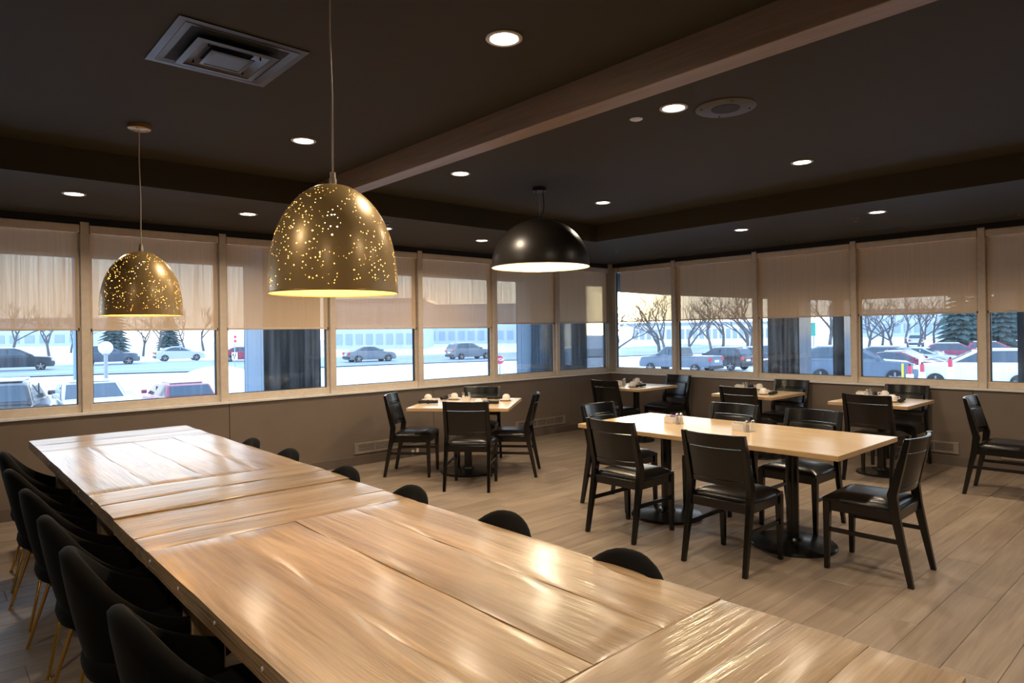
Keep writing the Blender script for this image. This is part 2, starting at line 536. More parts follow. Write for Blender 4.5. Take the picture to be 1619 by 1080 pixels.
# floor slab and planks
fl = struct(MB().box(X0 - .2, XW + .3, Y0 - .2, YW + .3, -0.25, -0.010).build('floor', M['black_gap']))
PW, PL = 0.203, 1.22
rows = []
k0 = int((Y0 - 0.714) / PW) - 1
meshes = {}
cand = []
k = k0
while 0.714 + k * PW < YW + 0.1:
    y0 = 0.714 + k * PW
    x = X0 - random.random() * PL
    while x < XW + 0.1:
        a, b = max(x, X0), min(x + PL, XW + 0.05)
        ya, yb = max(y0, Y0), min(y0 + PW, YW + 0.05)
        if b - a > 0.03 and yb - ya > 0.02:
            pr_ = [proj((px, py, 0)) for px in (a, (a + b) / 2, b) for py in (ya, yb)]
            vis = [q for q in pr_ if q and -40 < q[0] < 1660 and q[1] < 1120]
            area = (b - a) * (yb - ya) / min(q[2] for q in vis) ** 2 if vis else 0
            cand.append((area, a, b, ya, yb))
        x += PL
    k += 1
cand.sort(reverse=True)
rest = MB()
for i, (area, a, b, ya, yb) in enumerate(cand):
    if area > 0 and i < 300:
        key = (round(b - a, 3), round(yb - ya, 3))
        if key not in meshes:
            mb = MB(); h = 0.0007
            W_, D_ = b - a - 2 * h, yb - ya - 2 * h
            c = 0.0018
            vs = [(0, 0, -.010), (W_, 0, -.010), (W_, D_, -.010), (0, D_, -.010),
                  (0, 0, -c), (W_, 0, -c), (W_, D_, -c), (0, D_, -c),
                  (c, c, 0), (W_ - c, c, 0), (W_ - c, D_ - c, 0), (c, D_ - c, 0)]
            fs = [(0, 1, 5, 4), (1, 2, 6, 5), (2, 3, 7, 6), (3, 0, 4, 7), (4, 5, 9, 8), (5, 6, 10, 9), (6, 7, 11, 10), (7, 4, 8, 11), (8, 9, 10, 11)]
            mb.add(vs, fs)
            meshes[key] = mb.mesh('plank', M['plank'], 0)
        o = put('plank', meshes[key], fl)
        o.location = (a + .0007, ya + .0007, 0)
    else:
        rest.box(a + .001, b - .001, ya + .001, yb - .001, -.010, 0)
o = rest.build('plank_field', M['plank'], fl, smooth=0)
o['kind'] = 'stuff'

# lower window walls: backing and broad panels with open joints, baseboards
def window_wall(name, axis, face, ends, seams, sgn):
    mb = MB()
    if axis == 'x':
        mb.box(ends[0], ends[1], face + .012, face + .22, -.25, SILL - .01)
    else:
        mb.box(face + .012, face + .22, ends[0], ends[1], -.25, SILL - .01)
    wl = struct(mb.build(name, M['black_gap']))
    pts = [ends[0]] + seams + [ends[1]]
    for a, b in zip(pts, pts[1:]):
        q = MB()
        if axis == 'x':
            q.box(a + .003, b - .003, face, face + .014, 0, SILL - .012)
        else:
            q.box(face, face + .014, a + .003, b - .003, 0, SILL - .012)
        q.build('panel', M['wall'], wl, bevel=.002)
    return wl


window_wall('wall_left', 'x', YW, (X0, XW), [-.19, 2.31, 4.80, 7.32], 1)
window_wall('wall_right', 'y', XW, (Y0, YW), [-3.12, -.59, 1.94, 4.47], 1)
struct(MB().box(X0, XW - .012, YW - .012, YW + .002, 0, .104).build('baseboard_left', M['baseboard'], bevel=.002))
struct(MB().box(XW - .012, XW + .002, Y0, YW, 0, .104).build('baseboard_right', M['baseboard'], bevel=.002))
struct(MB().box(X0 - .15, X0, Y0, YW + .2, -.25, ZC + .2).build('wall_back', M['plaster']))
struct(MB().box(X0, XW + .2, Y0 - .15, Y0, -.25, ZC + .2).build('wall_front', M['plaster']))
# peeled paint near the floor on the left wall
pc = pz(640, 718, 0)
bb = MB()
for dx, wd, z0, z1 in ((-.045, .035, .012, .085), (.02, .03, .02, .10)):
    pts = []
    for s in range(10):
        a = 2 * PI * s / 10
        r = random.uniform(.75, 1.1)
        pts.append((4.52 + dx + wd * .7 * math.cos(a) * r, (z0 + z1) / 2 + (z1 - z0) / 2 * math.sin(a) * r))
    bb.prism(pts, YW - .0145, YW - .011, 'y')
bb.build('bare_plaster_patch', M['paper'], bpy.data.objects['baseboard_left'], smooth=0)

struct(MB().box(XW, XW + .22, YW, YW + .22, -.25, SILL - .01).build('wall_corner', M['wall']))
# ceiling, soffits, beam
struct(MB().box(X0 - .1, XE + .02, Y0 - .1, YE + .02, ZC, ZC + .2).build('ceiling', M['ceiling']))
struct(MB().box(X0 - .1, XW + .35, YE, YW + .35, ZS, ZC + .2).build('ceiling_soffit_left', M['soffit']))
struct(MB().box(XE, XW + .35, Y0 - .1, YE, ZS, ZC + .2).build('ceiling_soffit_right', M['soffit']))
o = struct(MB().box(2.483, 2.610, Y0, YE, 2.617, ZC + .01).build('ceiling_beam', M['beam'], bevel=.003))

# sills and heads
YP, XP = 6.90, 8.33           # window planes
struct(MB().box(X0, XW, YW - .022, YP + .12, SILL - .012, SILL + .012).build('trim_1', M['sill'], bevel=.003))
struct(MB().box(XW - .022, XP + .12, Y0, YW + .05, SILL - .012, SILL + .012).build('trim_2', M['sill'], bevel=.003))
struct(MB().box(X0, XW + .3, YW + .02, YP + .14, 2.515, ZS + .01).build('trim_3', M['black_gap']))
struct(MB().box(XW + .02, XP + .14, Y0, YW + .2, 2.515, ZS + .01).build('trim_4', M['black_gap']))
# outer head so no sky shows above the windows
struct(MB().box(X0, XW + .5, YP + .05, YP + .25, 2.47, ZS + .25).build('trim_5', M['frame_dark']))
struct(MB().box(XP + .05, XP + .25, Y0, YW + .4, 2.47, ZS + .25).build('trim_6', M['frame_dark']))

mA = [-2.44, -1.26, -0.08, 1.096, 2.272, 3.458, 4.637, 5.858, 7.086, 8.255]
mB = [6.83, 5.659, 4.383, 3.132, 1.854, 0.58, -0.69, -1.96, -3.23, -4.2]
tn = 7
for x in mA[:-1]:
    mb = MB().box(x - .034, x + .034, YP - .045, YP + .09, SILL + .012, 2.53)
    struct(mb.build('trim_%d' % tn, M['frame'], bevel=.003)); tn += 1
for y in mB[1:-1]:
    mb = MB().box(XP - .045, XP + .09, y - .034, y + .034, SILL + .012, 2.53)
    struct(mb.build('trim_%d' % tn, M['frame'], bevel=.003)); tn += 1
# round corner post
cp = MB().cyl((8.335, 6.875, SILL + .012), (8.335, 6.875, ZS + .01), .088, n=32)
struct(cp.build('trim_%d' % tn, M['post'], smooth=60))

ORD = ['first', 'second', 'third', 'fourth', 'fifth', 'sixth', 'seventh', 'eighth', 'ninth']
blindA = {0: 1.57, 1: 1.57, 2: 1.57, 3: 1.576, 4: 1.569, 5: 1.571, 6: 1.565, 7: 1.57, 8: 1.625}
blindA = {2: 1.576, 3: 1.569, 4: 1.571, 5: 1.565, 6: 1.569, 7: 1.621, 8: 1.633}
wn = 1


def make_window(axis, a, b, plane):
    global wn
    def bx(mb, u0, u1, d0, d1, z0, z1):
        return mb.box(u0, u1, plane + d0, plane + d1, z0, z1) if axis == 'x' else mb.box(plane + d0, plane + d1, u0, u1, z0, z1)
    mb = MB()
    bx(mb, a, b, -.012, .07, SILL + .012, .915)
    bx(mb, a, a + .022, .0, .07, .915, 2.5)
    bx(mb, b - .022, b, .0, .07, .915, 2.5)
    bx(mb, a, b, .0, .07, 2.44, 2.52)
    fo = struct(mb.build('window_%d' % wn, M['frame'], bevel=.003))
    g = MB(); bx(g, a + .022, b - .022, .038, .046, .915, 2.44)
    g.build('pane', M['glass'], fo, smooth=0)
    gk = MB()
    bx(gk, a + .022, a + .030, .026, .058, .915, 2.44); bx(gk, b - .030, b - .022, .026, .058, .915, 2.44)
    bx(gk, a + .03, b - .03, .026, .058, .915, .921)
    gk.build('gasket', M['frame_dark'], fo)
    wn += 1


def make_blind(axis, a, b, plane, zb, label):
    t_ = empty('roller_blind', ((a + b) / 2, plane, zb) if axis == 'x' else (plane, (a + b) / 2, zb), 0 if axis == 'x' else -PI / 2)
    tag(t_, label, 'blind', 'roller blinds on the window walls')
    hw = (b - a) / 2
    H = 2.505 - zb
    # local: x across the window, y outward, z up from the hem
    MB().box(-hw + .004, hw - .004, -.042, .0, H - .072, H).build('valance', M['frame'], t_, bevel=.004)
    MB().add([(-hw + .018, -.003, .012), (hw - .018, -.003, .012), (hw - .018, -.003, H - .06), (-hw + .018, -.003, H - .06)], [(0, 1, 2, 3)]).build('fabric', M['blind'], t_, smooth=0)
    MB().box(-hw + .016, hw - .016, -.011, .004, -.004, .014).build('hem_bar', M['frame'], t_, bevel=.003)
    for s in (-1, 1):
        MB().box(s * (hw - .014) - .005, s * (hw - .014) + .005, -.012, .005, -.008, .018).build('hem_cap', M['frame_dark'], t_)
        MB().box(s * (hw - .003) - .008, s * (hw - .003) + .008, -.04, .0, H - .075, H + .006).build('bracket', M['frame_dark'], t_)
    ch = MB().tube([(hw - .006, -.02, H - .06), (hw - .006, -.02, .04)], .0022, 6)
    ch.build('bead_chain', M['grey_metal'], t_)
    return t_


nA = len(mA) - 1
for i in range(nA):
    a, b = mA[i] + .034, mA[i + 1] - .034
    if i == nA - 1:
        b = 8.262
    make_window('x', a, b, YP)
    if i >= 2:
        make_blind('x', a, b, YP, blindA.get(i, 1.57), 'tan sheer roller blind on left window wall, %s window from corner post' % ORD[nA - 1 - i])
for i in range(len(mB) - 1):
    a, b = mB[i + 1] + .034, mB[i] - .034
    if i == 0:
        b = 6.80
    make_window('y', a, b, XP)
    if i < 6:
        bb_ = 6.69 if i == 0 else b
        make_blind('y', a, bb_, XP, 1.641, 'tan sheer roller blind on the right window wall, %s window from corner post' % ORD[i])

# ------------------------------------------------------------------ wall registers
def register(a, b, axis, face, label, mat_):
    t_ = empty('wall_register', ((a + b) / 2, face, .19) if axis == 'x' else (face, (a + b) / 2, .19), 0 if axis == 'x' else -PI / 2)
    tag(t_, label, 'register', 'air registers above the baseboard')
    hw = (b - a) / 2
    fr_ = MB()
    fr_.box(-hw, hw, -.014, 0, .042, .062).box(-hw, hw, -.014, 0, -.062, -.042)
    fr_.box(-hw, -hw + .05, -.014, 0, -.042, .042).box(hw - .05, hw, -.014, 0, -.042, .042)
    fr_.build('frame', mat_, t_, bevel=.002)
    MB().box(-hw + .05, hw - .05, -.002, 0, -.042, .042).build('backing', M['black_gap'], t_)
    for k in range(5):
        z = -.034 + k * .017
        Rm = Matrix.Translation((0, -.008, z)) @ Matrix.Rotation(math.radians(35), 4, 'X')
        MB().box(-hw + .05, hw - .05, -.006, .006, -.0016, .0016, Rm).build('slat', mat_, t_)
    nd = max(2, int((b - a) / .2))
    for k in range(1, nd):
        x = -hw + .05 + (2 * hw - .1) * k / nd
        MB().box(x - .005, x + .005, -.013, -.001, -.042, .042).build('divider', mat_, t_)


register(3.69, 4.84, 'x', YW - .0005, 'metal air register low on left wall, behind the diagonal square table', M['register'])
register(6.18, 7.18, 'x', YW - .0005, 'metal air register low on left wall, near the window corner', M['register'])
register(2.07, 3.10, 'y', XW - .0005, 'metal air register low on right wall, behind the third small table', M['register'])
register(0.70, 1.70, 'y', XW - .0005, 'metal air register low on right wall, behind the sideways chair', M['register'])

# ------------------------------------------------------------------ rustic table (two pushed together)
def board(x0, x1, y0, y1, z0, z1, along, name, mat_, parent):
    """a hand-planed board: gridded top with gentle undulation and worn edges"""
    nx = max(3, int((x1 - x0) / (.05 if along == 'y' else .10)))
    ny = max(3, int((y1 - y0) / (.05 if along == 'x' else .10)))
    ph = [random.uniform(0, 6.28) for _ in range(6)]
    g = .0005
    def top(u, v):
        x = x0 + g + (x1 - x0 - 2 * g) * u
        y = y0 + g + (y1 - y0 - 2 * g) * v
        wob = .0008 * math.sin(7 * y + ph[0] + 3 * x) + .0007 * math.sin(17 * x + ph[1]) + .0006 * math.sin(23 * y + ph[2]) + random.uniform(-.0004, .0004)
        ex = min(u, 1 - u) * (x1 - x0); ey = min(v, 1 - v) * (y1 - y0)
        ed = min(ex, ey)
        drop = .0026 * max(0, 1 - ed / .012) * (0.7 + .5 * math.sin(11 * (x + y) + ph[3]))
        return (x, y, z1 + wob - drop)
    us = [0, .012 / (x1 - x0)] + [(i + 1) / nx for i in range(nx - 1)] + [1 - .012 / (x1 - x0), 1]
    vs_ = [0, .012 / (y1 - y0)] + [(i + 1) / ny for i in range(ny - 1)] + [1 - .012 / (y1 - y0), 1]
    V, Fc = [], []
    for v in vs_:
        for u in us:
            V.append(top(u, v))
    W_ = len(us); Hn = len(vs_)
    for j in range(Hn - 1):
        for i in range(W_ - 1):
            Fc.append((j * W_ + i, j * W_ + i + 1, (j + 1) * W_ + i + 1, (j + 1) * W_ + i))
    ring = [i for i in range(W_)] + [j * W_ + W_ - 1 for j in range(1, Hn)] + [(Hn - 1) * W_ + i for i in range(W_ - 2, -1, -1)] + [j * W_ for j in range(Hn - 2, 0, -1)]
    base = len(V)
    for r_ in ring:
        jx = random.uniform(-.0012, .0012)
        V.append((V[r_][0] + jx, V[r_][1] + jx, z0))
    nr = len(ring)
    for i in range(nr):
        Fc.append((ring[i], base + i, base + (i + 1) % nr, ring[(i + 1) % nr]))
    Fc.append(tuple(base + i for i in range(nr)))
    mb = MB(); mb.add(V, Fc)
    return mb.build(name, mat_, parent, smooth=50)


def rustic_table(label, y0, y1, cross, xs, ztop, legs):
    t_ = empty('rustic_table', (0, 0, 0))
    tag(t_, label, 'table', 'two rustic tables pushed end to end')
    zb = ztop - .058
    for a, b in cross:
        board(.575, 1.625, a, b, zb, ztop + random.uniform(-.0006, .0006), 'x', 'board', M['rust_x'], t_)
    la, lb = y0, y1
    inner = sorted([v for ab in cross for v in ab])
    lo = max(v for v in inner if v < (y0 + y1) / 2); hi = min(v for v in inner if v > (y0 + y1) / 2)
    for a, b in zip(xs, xs[1:]):
        board(a, b, lo, hi, zb, ztop + random.uniform(-.001, .001), 'y', 'board', M['rust_y'], t_)
    for a in legs:
        for xa, xb in ((.66, .765), (1.435, 1.54)):
            MB().box(xa, xb, a, a + .115, 0, zb - .002).build('leg', M['rust_z'], t_, bevel=.003)
    for a in legs:
        MB().box(.70, 1.50, a + .03, a + .085, zb - .085, zb - .001).build('crossbar', M['rust_z'], t_, bevel=.003)
    # dowel plugs along the side edge
    yy = y0 + .45
    while yy < y1 - .3:
        MB().cyl((.5735, yy, ztop - .026), (.578, yy, ztop - .026), .0055, n=10).build('dowel', M['packet'], t_)
        yy += .33
    return t_


rustic_table('long rustic pine plank table, the half away from the window wall', .40, 3.066,
             [(.40, .59), (.59, .785), (.785, .97), (2.53, 2.73), (2.73, 3.066)], [.575, .85, 1.10, 1.36, 1.625], .765, (1.02, 2.33))
rustic_table('long rustic pine plank table, the half pushed towards the window wall', 3.07, 5.85,
             [(3.07, 3.34), (3.34, 3.60), (5.22, 5.53), (5.53, 5.85)], [.575, .84, 1.10, 1.36, 1.625], .773, (3.79, 5.16))

# ------------------------------------------------------------------ black velvet tub chairs
def tub_chair(label):
    t_ = empty('tub_chair')
    tag(t_, label, 'chair', 'black velvet chairs along the rustic table')
    # back shell, chair faces +x
    NT, prof = 36, []
    th_max = math.radians(112)
    V, Fc = [], []
    def ztop(u):
        a = abs(u)
        return .515 + .297 / (1 + (a / .52) ** 2.5)
    def rad(z):
        s = max(0, min(1, (z - .34) / .46))
        return .150 + .125 * s ** .55 if s > 0 else .150
    for i in range(NT + 1):
        u = -1 + 2 * i / NT
        th = PI + u * th_max
        zt = ztop(u)
        loop = []
        # outer from bottom to top, rounded rim, inner down
        for s in (0, .06, .15, .3, .5, .7, .88):
            z = .345 + (zt - .02 - .345) * s
            loop.append((rad(z), z))
        ro = rad(zt - .02)
        for a in (25, 65, 90, 115, 155):
            loop.append((ro - .026 + .026 * math.cos(math.radians(a)), zt - .026 + .026 * math.sin(math.radians(a))))
        for s in (.8, .5, .2, 0):
            z = .42 + (zt - .05 - .42) * s
            loop.append((max(.06, rad(z) - .055), z))
        # close end caps by pinching toward the middle
        endk = 1 - max(0, (abs(u) - .9) / .1) ** 2 * .35
        mid = sum(r for r, _ in loop) / len(loop)
        for r, z in loop:
            rr = mid + (r - mid) * endk
            V.append((rr * 1.02 * math.cos(th) + .01, rr * 1.06 * math.sin(th), z))
    npf = len(loop)
    for i in range(NT):
        for j in range(npf - 1):
            a = i * npf + j
            Fc.append((a, a + 1, a + npf + 1, a + npf))
        a = i * npf + npf - 1
        Fc.append((a, i * npf, (i + 1) * npf, a + npf))
    Fc.append(tuple(range(npf)))
    Fc.append(tuple(NT * npf + j for j in range(npf)))
    mb = MB(); mb.add(V, Fc)
    mb.build('back_shell', M['velvet'], t_, smooth=60)
    # seat cushion: flattened super-ellipse
    V, Fc = [], []
    NS = 40
    rings = ((0.0, .372), (.86, .372), (.97, .392), (1.0, .418), (.985, .445), (.93, .464), (.80, .474), (.45, .478), (0, .479))
    for r, z in rings:
        for k in range(NS):
            a = 2 * PI * k / NS
            ca, sa = math.cos(a), math.sin(a)
            px_ = .255 * r * (abs(ca) ** .82) * (1 if ca >= 0 else -1)
            py_ = .232 * r * (abs(sa) ** .82) * (1 if sa >= 0 else -1)
            V.append((px_ + .045, py_, z))
    for i in range(len(rings) - 1):
        for k in range(NS):
            Fc.append((i * NS + k, i * NS + (k + 1) % NS, (i + 1) * NS + (k + 1) % NS, (i + 1) * NS + k))
    mb = MB(); mb.add(V, Fc)
    mb.build('seat', M['velvet'], t_, smooth=60)
    for sx, sy in ((-1, -1), (-1, 1), (1, -1), (1, 1)):
        lg = MB().tube([(.03 + sx * .10, sy * .09, .368), (.03 + sx * .14, sy * .125, .355), (.03 + sx * .155, sy * .14, .33), (.03 + sx * .235, sy * .215, .012)], [.0085, .0085, .0085, .0075], 10)
        lo = lg.build('leg', M['gold'], t_, smooth=60)
        MB().cyl((.03 + sx * .236, sy * .2155, 0), (.03 + sx * .236, sy * .2155, .013), .012, .0085, 12).build('foot_cap', M['gold'], lo)
    return t_


first = tub_chair('x')
left_y = [1.93, 2.58, 3.13, 3.77, 4.42, 5.10]
right_y = [1.30, 1.90, 2.54, 3.14, 3.90, 4.50]
used = False
for i, y in enumerate(left_y):
    o = first if i == 0 else dup(first)
    o.location = (.600 + random.uniform(-.015, .015), y, 0)
    o.rotation_euler = (0, 0, math.radians([2, -3, 1, 4, 6, -4][i]))
    o['label'] = 'black velvet tub chair, %s from window wall, on the shaded side of rustic table' % ORD[5 - i]
for i, y in enumerate(right_y):
    o = dup(first)
    o.location = ([1.415, 1.44, 1.425, 1.425, 1.44, 1.435][i], y, 0)
    o.rotation_euler = (0, 0, PI + math.radians([0, 2, -2, 3, 0, -2][i]))
    o['label'] = 'black velvet tub chair back, %s from window wall, on open-floor side of rustic table' % ORD[5 - i]

# ------------------------------------------------------------------ black wooden dining chairs
def quad_leg(path):
    """square-section leg: path of (x, y, z, half x, half y)"""
    V, Fc = [], []
    for x, y, z, hx, hy in path:
        V += [(x - hx, y - hy, z), (x + hx, y - hy, z), (x + hx, y + hy, z), (x - hx, y + hy, z)]
    n_ = len(path)
    for i in range(n_ - 1):
        for k in range(4):
            Fc.append((i * 4 + k, i * 4 + (k + 1) % 4, (i + 1) * 4 + (k + 1) % 4, (i + 1) * 4 + k))
    Fc.append((3, 2, 1, 0)); Fc.append(tuple((n_ - 1) * 4 + k for k in range(4)))
    return MB().add(V, Fc)


def back_x(z):      # centre line of the raking back posts
    return -.150 - (z - .50) * .235


def curved_rail(z0, z1, hw, depth, thick, inset=0.0, n_=12):
    V, Fc = [], []
    for i in range(n_ + 1):
        u = -1 + 2 * i / n_
        y = u * hw
        bow = -depth * (1 - u * u)
        for z, s in ((z0, -1), (z0, 1), (z1, 1), (z1, -1)):
            V.append((back_x(z) + bow + inset + s * thick / 2, y, z))
    for i in range(n_):
        for k in range(4):
            Fc.append((i * 4 + k, i * 4 + (k + 1) % 4, (i + 1) * 4 + (k + 1) % 4, (i + 1) * 4 + k))
    Fc.append((3, 2, 1, 0)); Fc.append(tuple(n_ * 4 + k for k in range(4)))
    return MB().add(V, Fc)


def dining_chair(label):
    t_ = empty('dining_chair')
    tag(t_, label, 'chair', 'black wooden dining chairs')
    for s in (-1, 1):
        quad_leg([(.228, s * .205, 0, .014, .014), (.222, s * .203, .40, .021, .021), (.222, s * .203, .425, .021, .021)]).build('front_leg', M['black_wood'], t_, bevel=.003)
        quad_leg([(-.245, s * .214, 0, .015, .014), (-.165, s * .208, .40, .024, .018), (-.150, s * .207, .52, .027, .018), (back_x(.68), s * .206, .68, .021, .017), (back_x(.855), s * .206, .855, .015, .016)]).build('back_post', M['black_wood'], t_, bevel=.003)
        quad_leg([(-.178, s * .206, .255, .001, .008), (-.17, s * .206, .255, .001, .008)])
        MB().box(-.19, .215, s * .205 - .008, s * .205 + .008, .235, .262).build('stretcher', M['black_wood'], t_, bevel=.002)
    ap = MB()
    ap.box(-.165, .22, -.212, -.190, .365, .425).box(-.165, .22, .190, .212, .365, .425)
    ap.box(.205, .232, -.20, .20, .365, .425).box(-.178, -.155, -.20, .20, .365, .425)
    ap.build('seat_frame', M['black_wood'], t_, bevel=.003)
    # cushion
    V, Fc = [], []
    nu, nv = 14, 14
    for j in range(nv + 1):
        for i in range(nu + 1):
            u, v = -1 + 2 * i / nu, -1 + 2 * j / nv
            hw = .222 if u > -.2 else .222 - .020 * (-.2 - u)
            e = max(abs(u), abs(v))
            puff = .050 * (1 - max(0, e - .55) ** 2 / .2025 * .62) + .008 * (1 - u * u) * (1 - v * v)
            x = .048 + .205 * u * (1 - .03 * v * v)
            V.append((x, hw * v * (1 - .02 * u * u), .424 + puff))
    W_ = nu + 1
    for j in range(nv):
        for i in range(nu):
            Fc.append((j * W_ + i, j * W_ + i + 1, (j + 1) * W_ + i + 1, (j + 1) * W_ + i))
    ring = [i for i in range(W_)] + [j * W_ + nu for j in range(1, nv + 1)] + [nv * W_ + i for i in range(nu - 1, -1, -1)] + [j * W_ for j in range(nv - 1, 0, -1)]
    b0 = len(V)
    for r_ in ring:
        V.append((V[r_][0], V[r_][1], .424))
    for i in range(len(ring)):
        Fc.append((ring[i], b0 + i, b0 + (i + 1) % len(ring), ring[(i + 1) % len(ring)]))
    Fc.append(tuple(b0 + i for i in range(len(ring))))
    MB().add(V, Fc).build('seat_cushion', M['vinyl'], t_, smooth=60)
    curved_rail(.765, .853, .194, .040, .020).build('top_rail', M['black_wood'], t_, bevel=.004)
    curved_rail(.525, .560, .194, .036, .020).build('lower_rail', M['black_wood'], t_, bevel=.003)
    bp = curved_rail(.562, .763, .188, .038, .018).build('back_panel', M['black_wood'], t_, bevel=.002)
    curved_rail(.575, .752, .172, .034, .030, .012).build('back_pad', M['vinyl'], bp, bevel=.010, seg=3)
    return t_


CH = dining_chair('x')
CH_used = [False]


def chair(x, y, deg, label):
    o = CH if not CH_used[0] else dup(CH)
    CH_used[0] = True
    o.location = (x, y, 0)
    o.rotation_euler = (0, 0, math.radians(deg))
    o['label'] = label
    return o


LT = 'the long light-wood table'
chair(3.955, 3.10, 0, 'black dining chair on rustic-table side of long light-wood table, opposite purple sugar packets')
chair(3.925, 2.245, 0, 'black dining chair on rustic-table side of long light-wood table, opposite pale sugar caddy')
chair(4.42, 1.545, 91, 'black dining chair at bare end of long light-wood table, farthest from left windows')
chair(4.52, 3.66, -88, 'black dining chair at end of long light-wood table nearest the left windows')
chair(5.03, 2.98, 180, 'black dining chair on right-window side of long light-wood table, behind pale sugar caddy')
chair(5.03, 2.30, 180, 'black dining chair on right-window side of long light-wood table, near its bare end')
chair(3.94, 6.02, -48, 'black dining chair at diagonal square table, between rustic table and left wall register')
chair(4.01, 5.09, 40, 'black dining chair with its back to the room at the diagonal square table')
chair(4.72, 5.24, 131, 'black dining chair in profile at diagonal square table, facing left towards it')
chair(4.84, 5.98, 221, 'black dining chair behind diagonal square table, by the window wall')
chair(6.93, 5.66, 0, 'black dining chair facing the windows at small corner table by round post')
chair(7.92, 5.52, 172, 'black dining chair against right wall at small corner table by round post')
chair(7.06, 3.83, 0, 'black dining chair with its back to the room at the middle small wall table')
chair(7.96, 3.85, 180, 'black dining chair against the right wall at the middle small wall table')
chair(7.02, 2.46, 0, 'black dining chair facing the windows at third small wall table by the register')
chair(7.96, 2.54, 180, 'black dining chair against right wall at third small wall table by the register')
chair(7.16, 1.465, -88, 'lone black dining chair seen side-on before the right wall, no table beside it')

# ------------------------------------------------------------------ light-wood tables
TZ = .745


def pedestal(parent, x, y, r):
    b = MB().lathe([(0, 0), (r, 0), (r, .012), (r * .97, .020), (r * .55, .034), (.07, .042), (.06, .06), (0, .06)], 40, (x, y, 0)).build('pedestal_base', M['black_iron'], parent, smooth=30)
    MB().cyl((x, y, .05), (x, y, TZ - .04), .042, n=28).build('pedestal_column', M['black_iron'], parent, smooth=50)
    MB().box(x - .2, x + .2, y - .025, y + .025, TZ - .045, TZ - .032).box(x - .025, x + .025, y - .2, y + .2, TZ - .045, TZ - .033).build('support_plate', M['black_iron'], parent)


def cafe_table(x, y, sx, sy, deg, peds, label):
    t_ = empty('cafe_table', (x, y, 0), math.radians(deg))
    tag(t_, label, 'table', 'light-wood pedestal tables')
    MB().box(-sx / 2, sx / 2, -sy / 2, sy / 2, TZ - .002, TZ).build('table_surface', M['maple'], t_)
    MB().box(-sx / 2, sx / 2, -sy / 2, sy / 2, TZ - .032, TZ - .002).build('tabletop', M['maple_edge'], t_, bevel=.002)
    for px_, py_, r in peds:
        pedestal(t_, px_, py_, r)
    return t_


cafe_table(4.50, 2.64, .985, 2.06, 0, [(0, -.52, .285), (0, .52, .285)], 'long light-wood table on two black round pedestals, six chairs around it')
cafe_table(4.41, 5.65, 1.05, 1.05, 40, [(0, 0, .30)], 'square light-wood table set diagonally beside the left window wall, laid with cups')
cafe_table(7.30, 5.60, .88, .74, 0, [(0, 0, .24)], 'small light-wood table in window corner beside the round post')
cafe_table(7.36, 3.86, .82, .74, 0, [(0, 0, .24)], 'middle small light-wood table along the right window wall')
cafe_table(7.345, 2.52, .80, .74, 0, [(0, 0, .24)], 'third small light-wood table along the right wall, by the register')

# ------------------------------------------------------------------ tableware
def on_table(px_, py_):
    p_ = pz(px_, py_, TZ)
    return (p_.x, p_.y, TZ)


def make_cup():
    t_ = empty('coffee_cup')
    MB().lathe([(0, .004), (.034, .004), (.040, 0), (.045, .002), (.072, .012), (.077, .016), (.070, .0175), (.045, .010), (.03, .009), (0, .009)], 28).build('saucer', M['ceramic'], t_, smooth=50)
    c = MB().lathe([(.0455, .011), (.0455, .014), (.044, .028), (.041, .048), (.036, .060), (.026, .066), (.024, .073), (.0205, .0735), (.0195, .069), (0, .069)], 28).build('cup', M['ceramic'], t_, smooth=45)
    MB().tube([(.042, 0, .026), (.060, 0, .028), (.067, 0, .040), (.060, 0, .052), (.040, 0, .052)], .0045, 8).build('handle', M['ceramic'], c, smooth=60)
    return t_


def make_napkin():
    t_ = empty('rolled_napkin')
    V, Fc = [], []
    n_, seg = 18, 9
    for i in range(seg + 1):
        x = -.105 + .21 * i / seg
        for k in range(n_):
            a = 2 * PI * k / n_
            r = .0165 + .0012 * math.sin(3 * a + i) + (.002 if k in (3, 4) else 0)
            r *= 1.06 if i in (0, seg) else 1
            V.append((x, r * 1.15 * math.cos(a), .0205 + r * .95 * math.sin(a)))
    for i in range(seg):
        for k in range(n_):
            Fc.append((i * n_ + k, i * n_ + (k + 1) % n_, (i + 1) * n_ + (k + 1) % n_, (i + 1) * n_ + k))
    Fc.append(tuple(range(n_))); Fc.append(tuple(seg * n_ + k for k in range(n_)))
    MB().add(V, Fc).build('cloth_roll', M['napkin'], t_, smooth=60)
    MB().cyl((-.012, 0, .0210), (.012, 0, .0210), .0208, n=18).build('paper_band', M['napkin'], t_)
    return t_


def make_shaker(fill):
    t_ = empty('pepper_shaker' if fill == 'pepper' else 'salt_shaker')
    MB().lathe([(0, .0), (.020, .0), (.021, .006), (.0175, .014), (.0135, .060), (.0125, .066), (0, .066)], 16).build('glass_body', M['clear'], t_, smooth=50)
    MB().lathe([(0, .004), (.0165, .004), (.0155, .014), (.0122, .052), (0, .052)], 16).build('contents', M[fill], t_, smooth=50)
    MB().lathe([(.0135, .064), (.0140, .072), (.0125, .080), (.007, .086), (0, .087)], 16).build('cap', M['chrome'], t_, smooth=50)
    return t_


